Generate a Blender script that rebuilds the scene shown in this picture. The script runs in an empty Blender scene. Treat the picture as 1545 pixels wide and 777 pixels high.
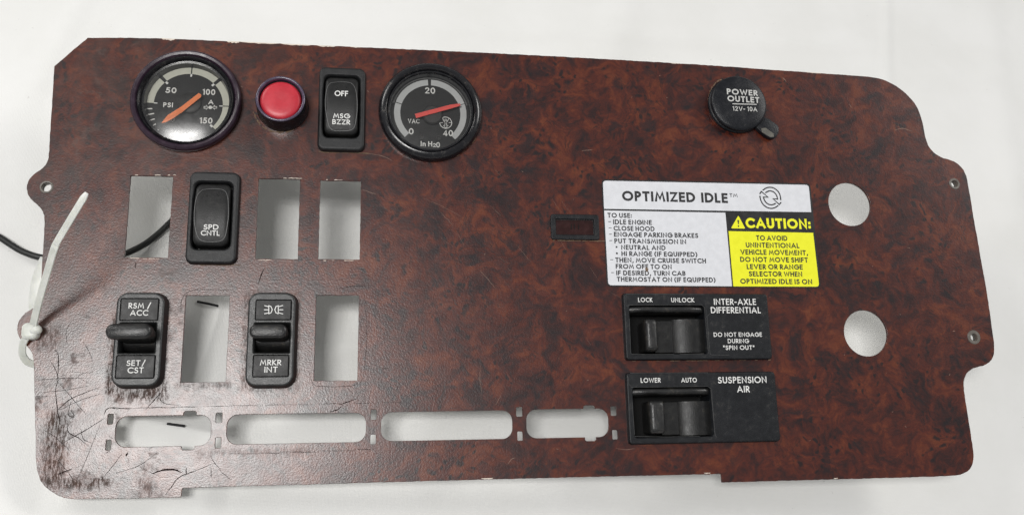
import bpy, bmesh, math, random
import numpy as np
from mathutils import Vector, Matrix, Euler
random.seed(7)
C = bpy.context.scene.collection
SC = bpy.context.scene

# ------------------------------------------------------------------ camera, light, exposure
CAM_H = 0.40                      # metres from the lens to the panel's top face (z = 0)
CLOTH_Z = -0.046
FPX, ROT = 1313.8, Euler((0.22446, -0.14600, -0.021982), 'XYZ')
cam = bpy.data.objects.new('camera', bpy.data.cameras.new('camera'))
C.objects.link(cam)
cam.location = (0, 0, CAM_H)
cam.rotation_euler = ROT
cam.data.sensor_width = 36.0
cam.data.lens = FPX / 1545 * 36.0
cam.data.clip_start = 0.01
cam.data.clip_end = 50
SC.camera = cam

world = bpy.data.worlds.new("World")
SC.world = world
world.use_nodes = True
world.node_tree.nodes['Background'].inputs[0].default_value = (0.97, 0.98, 1.0, 1)
world.node_tree.nodes['Background'].inputs[1].default_value = 0.30

def area(name, loc, target, sx, sy, power, col=(1, 1, 1)):
    l = bpy.data.lights.new(name, 'AREA')
    l.shape = 'RECTANGLE'; l.size = sx; l.size_y = sy; l.energy = power; l.color = col
    o = bpy.data.objects.new(name, l); C.objects.link(o)
    o.location = loc
    o.rotation_euler = (Vector(target) - Vector(loc)).to_track_quat('-Z', 'Y').to_euler()
    return o
# ceiling luminaire almost overhead (its reflection is the pale glare at lower left), plus two added fill lights farther off, with no known source
area('ceiling_lamp', (-0.46, 0.08, 1.62), (-0.46, 0.08, 0), 0.60, 0.30, 18.0, (1.0, 0.985, 0.965))
area('fill_light_far', (-2.3, 2.2, 1.62), (0, 0, 0), 1.2, 0.6, 31, (1.0, 0.98, 0.95))
area('fill_light_side', (2.6, 1.4, 1.62), (0, 0, 0), 1.2, 0.6, 31, (1.0, 0.98, 0.95))

SC.view_settings.view_transform = 'Standard'
SC.view_settings.look = 'None'
SC.view_settings.exposure = 0.06
SC.view_settings.gamma = 1.0
SC.view_settings.use_curve_mapping = False

# ------------------------------------------------------------------ helpers
RM = ROT.to_matrix()
def W(px, py, h=0.0):
    """point at height h over the panel that the photograph shows at (px, py)"""
    d = RM @ Vector((px - 772.5, -(py - 388.5), -FPX))
    t = (h - CAM_H) / d.z
    return Vector((d.x * t, d.y * t, h))
def rect(TL, TR, BR, BL, h):
    a, b, c, d = (W(*p, h) for p in (TL, TR, BR, BL))
    cx = (a.x + b.x + c.x + d.x) / 4; cy = (a.y + b.y + c.y + d.y) / 4
    return cx, cy, ((b.x - a.x) + (c.x - d.x)) / 2, ((a.y - d.y) + (b.y - c.y)) / 2
def circ(x0, y0, x1, y1, h):
    xm, ym = (x0 + x1) / 2, (y0 + y1) / 2
    l, r, t, b = W(x0, ym, h), W(x1, ym, h), W(xm, y0, h), W(xm, y1, h)
    return (l.x + r.x) / 2, (t.y + b.y) / 2, ((r - l).length + (t - b).length) / 4 * 0.995

MAT = {}
def sock(n, name): return n.inputs[name]
class G:
    """tiny node-tree builder"""
    def __init__(s, name):
        s.m = bpy.data.materials.new(name); s.m.use_nodes = True
        s.t = s.m.node_tree; s.t.nodes.clear()
        s.out = s.t.nodes.new('ShaderNodeOutputMaterial'); MAT[name] = s.m
    def n(s, kind, ins=None, **kw):
        nd = s.t.nodes.new(kind)
        for k, v in kw.items(): setattr(nd, k, v)
        for k, v in (ins or {}).items():
            if hasattr(v, 'is_output'): s.t.links.new(v, nd.inputs[k])
            else: nd.inputs[k].default_value = v
        return nd
    def math(s, op, a, b=0.0, c=0.0, clamp=False):
        nd = s.n('ShaderNodeMath', {0: a, 1: b, 2: c}, operation=op); nd.use_clamp = clamp
        return nd.outputs[0]
    def noise(s, vec, scale, detail=3, rough=0.5, dist=0.0, lac=2.0):
        return s.n('ShaderNodeTexNoise', {'Vector': vec, 'Scale': scale, 'Detail': detail, 'Roughness': rough, 'Distortion': dist, 'Lacunarity': lac})
    def ramp(s, fac, stops, interp='LINEAR'):
        nd = s.n('ShaderNodeValToRGB', {0: fac}); cr = nd.color_ramp; cr.interpolation = interp
        while len(cr.elements) < len(stops): cr.elements.new(0.5)
        for e, (p, c) in zip(cr.elements, stops):
            e.position = p; e.color = (*c, 1) if len(c) == 3 else c
        return nd.outputs[0]
    def mr(s, v, a, b, c=0.0, d=1.0, smooth=True):
        nd = s.n('ShaderNodeMapRange', {0: v, 1: a, 2: b, 3: c, 4: d}); nd.clamp = True
        if smooth: nd.interpolation_type = 'SMOOTHSTEP'
        return nd.outputs[0]
    def mix(s, f, a, b, mode='MIX'):
        nd = s.t.nodes.new('ShaderNodeMix'); nd.data_type = 'RGBA'; nd.blend_type = mode
        for i, v in ((0, f), (6, a), (7, b)):
            if hasattr(v, 'is_output'): s.t.links.new(v, nd.inputs[i])
            else: nd.inputs[i].default_value = v if i == 0 else ((*v, 1) if len(v) == 3 else v)
        return nd.outputs[2]
    def coord(s):
        g = s.t.nodes.new('ShaderNodeNewGeometry')
        return s.t.nodes.new('ShaderNodeTexCoord').outputs['Object']
    def bump(s, h, strength, dist, normal=None):
        ins = {'Height': h, 'Strength': strength, 'Distance': dist}
        if normal is not None: ins['Normal'] = normal
        return s.n('ShaderNodeBump', ins).outputs[0]
    def bsdf(s, **kw):
        nd = s.t.nodes.new('ShaderNodeBsdfPrincipled')
        for k, v in kw.items():
            k = k.replace('_', ' ')
            if hasattr(v, 'is_output'): s.t.links.new(v, nd.inputs[k])
            else:
                if k in ('Base Color', 'Subsurface Radius') and len(v) == 3 and k == 'Base Color': v = (*v, 1)
                nd.inputs[k].default_value = v
        s.t.links.new(nd.outputs[0], s.out.inputs[0]); return nd

def plastic(name, col, rough=0.45, dust=0.0, dustcol=(0.25, 0.22, 0.18), bump=0.15, spec=0.5, grain=2200, var=0.2):
    if max(col) > 0.3: var = 0.035
    g = G(name); co = g.coord()
    n1 = g.noise(co, 260, 5, 0.65).outputs[0]
    n2 = g.noise(co, grain, 2, 0.5).outputs[0]
    c = g.mix(g.mr(n1, 0.35, 0.7, 0, 1), tuple(x * (1 - var) for x in col), tuple(min(1, x * (1 + var)) for x in col))
    if dust:
        f = g.math('MULTIPLY', g.mr(n1, 0.52, 0.75, 0, 1), g.mr(g.noise(co, 1500, 3, 0.7).outputs[0], 0.45, 0.65, 0, dust))
        c = g.mix(f, c, dustcol)
    r = g.mr(n1, 0.2, 0.8, rough - 0.07, rough + 0.1)
    g.bsdf(Base_Color=c, Roughness=r, Specular_IOR_Level=spec, Normal=g.bump(n2, bump, 0.0003))
    return g.m

plastic('black_plastic', (0.014, 0.015, 0.017), 0.40, dust=0.35, bump=0.25)
plastic('drum_black', (0.0065, 0.0065, 0.0065), 0.40, dust=0.5, dustcol=(0.10, 0.085, 0.06), bump=0.3, spec=0.4)
plastic('frame_plastic', (0.0115, 0.012, 0.013), 0.46, spec=0.42, dust=0.12, bump=0.30, grain=3000)
plastic('lever_frame', (0.018, 0.019, 0.019), 0.36, dust=0.15, bump=0.30, grain=3000, spec=0.6)
plastic('plate_plastic', (0.0095, 0.0095, 0.0095), 0.46, spec=0.42, dust=0.10, bump=0.25)
plastic('module_plastic', (0.0065, 0.0075, 0.0095), 0.45, spec=0.32, dust=0.20, bump=0.3)
plastic('recess_black', (0.004, 0.004, 0.004), 0.6, spec=0.2)
plastic('lever_black', (0.010, 0.010, 0.010), 0.34, spec=0.6, dust=0.75, dustcol=(0.12, 0.10, 0.07), bump=0.35)
plastic('rubber_cap', (0.0055, 0.0065, 0.0095), 0.36, spec=0.35, dust=0.2, bump=0.3)
plastic('housing_plastic', (0.30, 0.30, 0.29), 0.6)
plastic('panel_back', (0.68, 0.67, 0.64), 0.6)
plastic('gloss_black', (0.008, 0.008, 0.010), 0.22, dust=0.35, bump=0.08)
plastic('purple_metal', (0.026, 0.013, 0.024), 0.30, dust=0.12, bump=0.1, spec=0.5)
plastic('purple_ring', (0.060, 0.043, 0.080), 0.25, bump=0.05, spec=0.8)
plastic('dial_black', (0.017, 0.017, 0.017), 0.62, bump=0.1, spec=0.3)
plastic('hub_black', (0.022, 0.021, 0.020), 0.55, bump=0.2)
plastic('band_cream', (0.58, 0.58, 0.50), 0.7, bump=0.05, spec=0.2)
plastic('band_grey', (0.50, 0.51, 0.51), 0.7, bump=0.05, spec=0.2)
plastic('print_white', (0.72, 0.72, 0.70), 0.6, bump=0.05, spec=0.3)
plastic('print_dim', (0.50, 0.50, 0.48), 0.6, dust=0.5, dustcol=(0.15, 0.15, 0.15), bump=0.05, spec=0.3)
plastic('line_grey', (0.11, 0.11, 0.11), 0.5, bump=0.05)
plastic('edge_worn', (0.055, 0.055, 0.055), 0.5, dust=0.8, dustcol=(0.14, 0.12, 0.09))
plastic('needle_orange', (0.88, 0.25, 0.085), 0.55, bump=0.05, spec=0.3)
plastic('needle_red', (0.78, 0.10, 0.085), 0.55, bump=0.05, spec=0.3)
plastic('sticker_white', (0.66, 0.67, 0.70), 0.42, dust=0.05, bump=0.04)
plastic('sticker_black', (0.012, 0.012, 0.013), 0.40, bump=0.04)
plastic('sticker_yellow', (0.80, 0.80, 0.012), 0.45, bump=0.04)
plastic('sticker_ink', (0.018, 0.018, 0.020), 0.5, bump=0.02)
plastic('chip_pale', (0.66, 0.58, 0.50), 0.8, bump=0.4)
plastic('grommet_metal', (0.12, 0.105, 0.09), 0.42, dust=0.3, bump=0.3, spec=0.6)
plastic('cable_black', (0.010, 0.011, 0.010), 0.45, bump=0.2)
plastic('thread_black', (0.006, 0.006, 0.007), 0.7, bump=0.2)
plastic('scratch_dark', (0.014, 0.007, 0.006), 0.85, bump=0.4, spec=0.05)
plastic('scratch_pale', (0.20, 0.12, 0.09), 0.6, bump=0.3)
plastic('tab_grime', (0.10, 0.095, 0.08), 0.5, dust=0.4)
plastic('screen_dark', (0.024, 0.0050, 0.0042), 0.20, bump=0.02)
plastic('dirt_tan', (0.16, 0.11, 0.075), 0.9, bump=0.5, spec=0.1)

g = G('red_lens'); co = g.coord()
g.bsdf(Base_Color=g.mix(g.mr(g.noise(co, 160, 3).outputs[0], .35, .7), (0.46, 0.020, 0.036), (0.55, 0.036, 0.054)), Roughness=0.38, Subsurface_Weight=0.2,
       Subsurface_Radius=(0.004, 0.001, 0.001), Subsurface_Scale=0.5, Normal=g.bump(g.noise(co, 900, 3).outputs[0], 0.10, 0.0003))
g = G('nylon'); co = g.coord()
g.bsdf(Base_Color=g.mix(g.mr(g.noise(co, 200, 3).outputs[0], .3, .7), (0.62, 0.64, 0.59), (0.72, 0.73, 0.68)), Roughness=0.38, Subsurface_Weight=0.5,
       Subsurface_Radius=(0.003, 0.003, 0.0025), Subsurface_Scale=0.6, Transmission_Weight=0.12, Normal=g.bump(g.noise(co, 700, 2).outputs[0], 0.12, 0.0003))
# thin clear instrument glass: passes light, mirrors by Fresnel
g = G('clear_glass')
fr = g.n('ShaderNodeFresnel', {'IOR': 1.62}).outputs[0]
co = g.coord()
gl = g.n('ShaderNodeBsdfGlossy', {'Color': (1, 1, 1, 1), 'Roughness': g.mr(g.noise(co, 300, 4, .7).outputs[0], .3, .8, 0.19, 0.27)}).outputs[0]
tr = g.n('ShaderNodeBsdfTransparent', {'Color': (0.95, 0.95, 0.94, 1)}).outputs[0]
ms = g.n('ShaderNodeMixShader', {0: fr, 1: tr, 2: gl})
g.t.links.new(ms.outputs[0], g.out.inputs[0])

# ---- objects
def link(o, parent=None):
    C.objects.link(o)
    if parent is not None: o.parent = parent
    return o
def root_loc(p):
    while p is not None and p.parent is not None: p = p.parent
    return p.location.copy() if p is not None else Vector((0, 0, 0))
def thing(name, loc, label, cat, group=None):
    o = bpy.data.objects.new(name, None); C.objects.link(o)
    o.empty_display_size = 0.01
    o.location = loc; o['label'] = label; o['category'] = cat
    if group: o['group'] = group
    return o
def mk(name, verts, faces, mat, parent=None, smooth=False, angle=None):
    r = root_loc(parent)
    me = bpy.data.meshes.new(name)
    me.from_pydata([tuple(Vector(v) - r) for v in verts], [], faces)
    me.materials.append(MAT[mat]); me.update()
    if smooth:
        me.polygons.foreach_set('use_smooth', [True] * len(me.polygons))
        try: me.set_sharp_from_angle(angle=math.radians(angle or 38))
        except Exception: pass
    return link(bpy.data.objects.new(name, me), parent)
class MB:
    def __init__(s): s.v = []; s.f = []
    def add(s, v, f):
        k = len(s.v); s.v += [tuple(p) for p in v]; s.f += [tuple(i + k for i in q) for q in f]
    def build(s, name, mat, parent=None, smooth=False, angle=None):
        return mk(name, s.v, s.f, mat, parent, smooth, angle)
def rr(cx, cy, w, h, r, n=6):
    """rounded rectangle, anticlockwise, always 4*(n+1) points"""
    r = max(min(r, w / 2 - 1e-6, h / 2 - 1e-6), 1e-6); out = []
    for (sx, sy, a0) in ((1, 1, 0), (-1, 1, 90), (-1, -1, 180), (1, -1, 270)):
        for i in range(n + 1):
            a = math.radians(a0 + 90 * i / n)
            out.append((cx + sx * (w / 2 - r) + r * math.cos(a), cy + sy * (h / 2 - r) + r * math.sin(a)))
    return out
def ci(cx, cy, r, n=64): return [(cx + r * math.cos(2 * math.pi * i / n), cy + r * math.sin(2 * math.pi * i / n)) for i in range(n)]
def loft(mb, loops, cap0=False, cap1=True):
    """loops: list of (points2d, z or list of z)"""
    n = len(loops[0][0]); v = []; f = []
    for pts, z in loops:
        for i, p in enumerate(pts): v.append((p[0], p[1], z[i] if isinstance(z, (list, tuple)) else z))
    for k in range(len(loops) - 1):
        for i in range(n):
            j = (i + 1) % n
            f.append((k * n + i, k * n + j, (k + 1) * n + j, (k + 1) * n + i))
    if cap1: f.append(tuple((len(loops) - 1) * n + i for i in range(n)))
    if cap0: f.append(tuple(reversed(range(n))))
    mb.add(v, f)
def block(mb, R_, r, z0, z1, bev=0.0003, n=5, steps=3, taper=0.0):
    cx, cy, w, h = R_
    L = [(rr(cx, cy, w + 2 * taper, h + 2 * taper, r + taper, n), z0)]
    for i in range(steps + 1):
        a = math.pi / 2 * i / steps; d = bev * (1 - math.cos(a))
        L.append((rr(cx, cy, w - 2 * d, h - 2 * d, max(r - d, 1e-5), n), z1 - bev + bev * math.sin(a)))
    d = min(bev + .00025, w * .4, h * .4); L.append((rr(cx, cy, w - 2 * d, h - 2 * d, max(r - d, 1e-5), n), z1))
    loft(mb, L, cap0=True)
def frame(mb, R_, r, inner, ri, z0, z1, bev=0.0006, z_in=None, n=7, slope=0.0):
    cx, cy, w, h = R_; ix, iy, iw, ih = inner
    L = [(rr(cx, cy, w + 2 * slope, h + 2 * slope, r + slope, n), z0)]
    for i in range(5):
        a = math.pi / 2 * i / 4; d = bev * (1 - math.cos(a))
        L.append((rr(cx, cy, w - 2 * d, h - 2 * d, r - d, n), z1 - bev + bev * math.sin(a)))
    b2 = bev * 0.6; d = bev + .00025
    L.append((rr(cx, cy, w - 2 * d, h - 2 * d, r - d, n), z1)); d = b2 + .00025
    L.append((rr(ix, iy, iw + 2 * d, ih + 2 * d, ri + d, n), z1))
    for i in range(4):
        a = math.pi / 2 * (1 - i / 3); d = b2 * (1 - math.cos(a))
        L.append((rr(ix, iy, iw + 2 * (b2 - 0) * math.sin(a) * 1, ih + 2 * b2 * math.sin(a), ri + b2 * math.sin(a), n), z1 - b2 * (1 - math.sin(a))))
    L.append((rr(ix, iy, iw, ih, ri, n), z_in if z_in is not None else z0))
    loft(mb, L, cap0=False, cap1=False)
def lathe(mb, cx, cy, prof, n=72, cap=False, cap0=False):
    L = [(ci(cx, cy, max(r, 1e-6), n), z) for r, z in prof]
    loft(mb, L, cap0=cap0, cap1=cap)
def offs(points, hw, closed=False, cap=True):
    P = [Vector(p[:2]) for p in points]
    Q = [P[0]]
    for p in P[1:]:
        if (p - Q[-1]).length > 1e-9: Q.append(p)
    P = Q
    if cap and not closed and len(P) > 1:
        P[0] = P[0] + (P[0] - P[1]).normalized() * hw; P[-1] = P[-1] + (P[-1] - P[-2]).normalized() * hw
    L, Rr = [], []
    m = len(P)
    for i in range(m):
        a = P[i - 1] if (i > 0 or closed) else None; b = P[(i + 1) % m] if (i < m - 1 or closed) else None
        d1 = (P[i] - a).normalized() if a is not None else None
        d2 = (b - P[i]).normalized() if b is not None else None
        if d1 is None: d1 = d2
        if d2 is None: d2 = d1
        n1 = Vector((-d1.y, d1.x)); n2 = Vector((-d2.y, d2.x)); nn = n1 + n2
        if nn.length < 0.35: nn = n1
        nn.normalize(); k = hw / max(0.60, nn.dot(n1))
        L.append(P[i] + nn * k); Rr.append(P[i] - nn * k)
    return L, Rr
def ribbon(mb, points, width, z, closed=False, cap=True, widths=None):
    """flat ribbon in the xy plane at height z, upward facing"""
    if not closed and len(points) > 3 and (Vector(points[0][:2]) - Vector(points[-1][:2])).length < 1e-7: points = points[:-1]; closed = True
    L, Rr = offs(points, width / 2, closed, cap); m = len(L)
    if widths:
        for i in range(m):
            c = (L[i] + Rr[i]) / 2; s = widths[min(i, len(widths) - 1)]
            L[i] = c + (L[i] - c) * s; Rr[i] = c + (Rr[i] - c) * s
    v = [(*p, z + 6e-7 * i) for i, p in enumerate(L)] + [(*p, z + 6e-7 * i) for i, p in enumerate(Rr)]
    f = []
    for i in range(m - 1 + (1 if closed else 0)):
        j = (i + 1) % m
        f.append((i, m + i, m + j, j))
    mb.add(v, f)
def poly(mb, pts, z): mb.add([(p[0], p[1], z) for p in pts], [tuple(range(len(pts)))])
def sheet(loops, z0, z1, name, mat, parent, bevel=0.0):
    """plate with holes: curve fill turned into a mesh"""
    cu = bpy.data.curves.new('tmp', 'CURVE'); cu.dimensions = '2D'; cu.fill_mode = 'BOTH'
    r = root_loc(parent)
    for L in loops:
        sp = cu.splines.new('POLY'); sp.points.add(len(L) - 1); sp.use_cyclic_u = True
        for q, p in zip(sp.points, L): q.co = (p[0] - r.x, p[1] - r.y, 0, 1)
    cu.extrude = (z1 - z0) / 2 - bevel; cu.bevel_depth = bevel; cu.bevel_resolution = 1
    o = bpy.data.objects.new('tmp', cu); C.objects.link(o)
    bpy.context.view_layer.update()
    me = bpy.data.meshes.new_from_object(o.evaluated_get(bpy.context.evaluated_depsgraph_get()))
    bpy.data.objects.remove(o); bpy.data.curves.remove(cu)
    me.name = name; me.transform(Matrix.Translation((0, 0, (z0 + z1) / 2 - r.z)))
    me.materials.clear(); me.materials.append(MAT[mat])
    return link(bpy.data.objects.new(name, me), parent)
def smooth_path(P, sub=8):
    P = [Vector(p) for p in P]; out = []
    for i in range(len(P) - 1):
        p0 = P[max(i - 1, 0)]; p1 = P[i]; p2 = P[i + 1]; p3 = P[min(i + 2, len(P) - 1)]
        for k in range(sub):
            t = k / sub
            out.append(0.5 * ((2 * p1) + (p2 - p0) * t + (2 * p0 - 5 * p1 + 4 * p2 - p3) * t * t + (3 * p1 - p0 - 3 * p2 + p3) * t ** 3))
    out.append(P[-1]); return out
def sweep(mb, path, section, ups=None, scales=None):
    """sweep a closed section [(a, b)] along a 3-D path; a is sideways, b is up"""
    P = [Vector(p) for p in path]; n = len(section); v = []; f = []
    for i, p in enumerate(P):
        d = (P[min(i + 1, len(P) - 1)] - P[max(i - 1, 0)]).normalized()
        up = (ups[i] if ups else Vector((0, 0, 1)))
        side = d.cross(up)
        if side.length < 1e-4: side = d.cross(Vector((0, 1, 0)))
        side.normalize(); u = side.cross(d).normalized(); s = scales[i] if scales else 1
        for a, b in section: v.append(p + side * a * s + u * b * s)
    for i in range(len(P) - 1):
        for k in range(n):
            m = (k + 1) % n
            f.append((i * n + m, i * n + k, (i + 1) * n + k, (i + 1) * n + m))
    f.append(tuple(range(n))); f.append(tuple((len(P) - 1) * n + k for k in reversed(range(n))))
    mb.add(v, f)
def circle_sec(r, n=14): return [(r * math.cos(2 * math.pi * i / n), r * math.sin(2 * math.pi * i / n)) for i in range(n)]

# ------------------------------------------------------------------ stroke lettering (geometric capitals)
def arc(cx, cy, rx, ry, a0, a1, n=14):
    return [(cx + rx * math.cos(math.radians(a0 + (a1 - a0) * i / n)), cy + ry * math.sin(math.radians(a0 + (a1 - a0) * i / n))) for i in range(n + 1)]
GL = {}
def gl(ch, w, *strokes): GL[ch] = (w, strokes)
gl('A', .86, [(0, 0), (.43, 1), (.86, 0)], [(.16, .30), (.70, .30)])
gl('B', .50, [(0, 0), (0, 1)], [(0, 1), (.22, 1)] + arc(.22, .765, .24, .235, 90, -90) + [(0, .53)], [(0, 0), (.22, 0)] + arc(.24, .265, .26, .265, -90, 90) + [(.05, .53)])
gl('C', .80, arc(.50, .5, .50, .5, 50, 310, 22))
gl('D', .74, [(0, 0), (0, 1), (.24, 1)] + arc(.24, .5, .50, .5, 90, -90, 18) + [(0, 0)])
gl('E', .44, [(.44, 1), (0, 1), (0, 0), (.44, 0)], [(0, .53), (.41, .53)])
gl('F', .42, [(.42, 1), (0, 1), (0, 0)], [(0, .52), (.39, .52)])
gl('G', .92, arc(.50, .5, .50, .5, 48, 360, 24) + [(.56, .5)])
gl('H', .62, [(0, 0), (0, 1)], [(.62, 0), (.62, 1)], [(0, .53), (.62, .53)])
gl('I', .0, [(0, 0), (0, 1)])
gl('K', .56, [(0, 0), (0, 1)], [(.52, 1), (.05, .50), (.57, 0)])
gl('L', .38, [(0, 1), (0, 0), (.38, 0)])
gl('M', .92, [(0, 0), (.16, 1), (.46, .22), (.76, 1), (.92, 0)])
gl('N', .70, [(0, 0), (0, 1), (.70, 0), (.70, 1)])
gl('O', 1.0, arc(.5, .5, .5, .5, 90, 450, 28))
gl('P', .46, [(0, 0), (0, 1), (.20, 1)] + arc(.20, .735, .27, .265, 90, -90) + [(0, .47)])
gl('Q', 1.0, arc(.5, .5, .5, .5, 90, 450, 28), [(.56, .36), (.98, -.04)])
gl('R', .50, [(0, 0), (0, 1), (.20, 1)] + arc(.20, .735, .27, .265, 90, -90) + [(0, .47)], [(.17, .45), (.52, 0)])
gl('S', .50, arc(.26, .755, .22, .245, 35, 245, 12) + arc(.24, .255, .26, .265, 62, -150, 14))
gl('T', .56, [(0, 1), (.56, 1)], [(.28, 1), (.28, 0)])
gl('U', .62, [(0, 1), (0, .30)] + arc(.31, .31, .31, .31, 180, 360, 12) + [(.62, 1)])
gl('V', .76, [(0, 1), (.38, 0), (.76, 1)])
gl('W', 1.14, [(0, 1), (.28, 0), (.57, .92), (.86, 0), (1.14, 1)])
gl('X', .66, [(0, 0), (.62, 1)], [(0, 1), (.66, 0)])
gl('Y', .66, [(0, 1), (.33, .46), (.66, 1)], [(.33, .46), (.33, 0)])
gl('Z', .60, [(.02, 1), (.60, 1), (0, 0), (.60, 0)])
gl('0', .58, arc(.29, .5, .29, .5, 90, 450, 24))
gl('1', .16, [(0, .90), (.16, 1), (.16, 0)])
gl('2', .52, arc(.26, .72, .25, .28, 160, -32, 12) + [(.0, 0), (.54, 0)])
gl('4', .60, [(.60, .24), (0, .24), (.45, 1), (.45, 0)])
gl('5', .50, [(.46, 1), (.12, 1), (.04, .54)] + arc(.20, .32, .30, .32, 105, -140, 14))
gl('/', .40, [(0, -.08), (.40, 1.08)])
gl('-', .26, [(0, .42), (.26, .42)])
gl('~', .36, [(0, .48), (.36, .48)])
gl(':', .0, [(0, .08), (0, .10)], [(0, .60), (0, .62)])
gl(',', .06, [(.08, .06), (0, -.16)])
gl('(', .22, arc(.40, .44, .40, .64, 118, 242, 10))
gl(')', .22, arc(-.18, .44, .40, .64, 62, -62, 10))
gl('"', .20, [(0, 1), (0, .74)], [(.20, 1), (.20, .74)])
gl('n', .44, [(0, 0), (0, .62)], [(0, .40)] + arc(.22, .38, .22, .24, 180, 0, 10) + [(.44, 0)])
gl('^', .26, [(0, 1), (0, .60)])
def letter_strokes(s, thick, gap=0.20, space=0.42):
    """strokes in units of the cap height; returns strokes, total width"""
    x = 0; out = []
    for ch in s:
        if ch == ' ': x += space; continue
        w, st = GL[ch]
        for q in st: out.append([(thick / 2 + x + a * (1 - thick * 0.4), thick / 2 + b * (1 - thick)) for a, b in q])
        x += w * (1 - thick * 0.4) + thick + gap
    return out, x - gap
def text(mb, s, x0, x1, ym, cap, h, thick=0.15, gap=0.17, space=0.42, rot=0.0):
    """one line of capitals from photo column x0 to x1, centred on row ym at its left end; lies in the plane z = h"""
    a = W(x0, ym, h); b = W(x1, ym, h); H = (W(x0, ym - cap / 2, h) - W(x0, ym + cap / 2, h)).length
    wid = b.x - a.x
    st, tw = letter_strokes(s, thick, gap, space); sx = wid / (tw * H)
    th = thick * H * (0.5 + 0.5 * min(1.25, max(0.6, sx)))
    ca, sa = math.cos(rot), math.sin(rot)
    for k, q in enumerate(st):
        pts = []
        for (u, v) in q:
            lx = u * H * sx; ly = (v - 0.5) * H
            pts.append((a.x + lx * ca - ly * sa, a.y + lx * sa + ly * ca))
        ribbon(mb, pts, th, h + 4e-6 * (k % 5))
def px(points, h): return [W(x, y, h) for x, y in points]

# ------------------------------------------------------------------ the white cloth
g = G('white_cloth'); co = g.coord()
weave = g.n('ShaderNodeTexWave', {'Vector': co, 'Scale': 520.0, 'Distortion': 3.0, 'Detail': 2.0, 'Detail Scale': 2.0}, wave_type='BANDS', bands_direction='X').outputs['Fac']
weave2 = g.n('ShaderNodeTexWave', {'Vector': co, 'Scale': 520.0, 'Distortion': 3.0, 'Detail': 2.0, 'Detail Scale': 2.0}, wave_type='BANDS', bands_direction='Y').outputs['Fac']
lint = g.noise(co, 14, 4, 0.6).outputs[0]
col = g.mix(g.mr(lint, 0.3, 0.7), (0.735, 0.735, 0.715), (0.775, 0.775, 0.76))
spk = g.math('MULTIPLY', g.mr(g.noise(co, 420, 2, .5).outputs[0], .70, .76), g.mr(g.noise(co, 60, 2, .5).outputs[0], .55, .65, 0, .35))
col = g.mix(spk, col, (0.45, 0.44, 0.42))
hh = g.math('ADD', g.math('ADD', g.math('MULTIPLY', weave, 0.5), g.math('MULTIPLY', weave2, 0.5)), g.math('MULTIPLY', g.noise(co, 1600, 2).outputs[0], 0.8))
g.bsdf(Base_Color=col, Roughness=0.85, Specular_IOR_Level=0.2, Sheen_Weight=0.15, Normal=g.bump(hh, 0.22, 0.0004))

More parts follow.
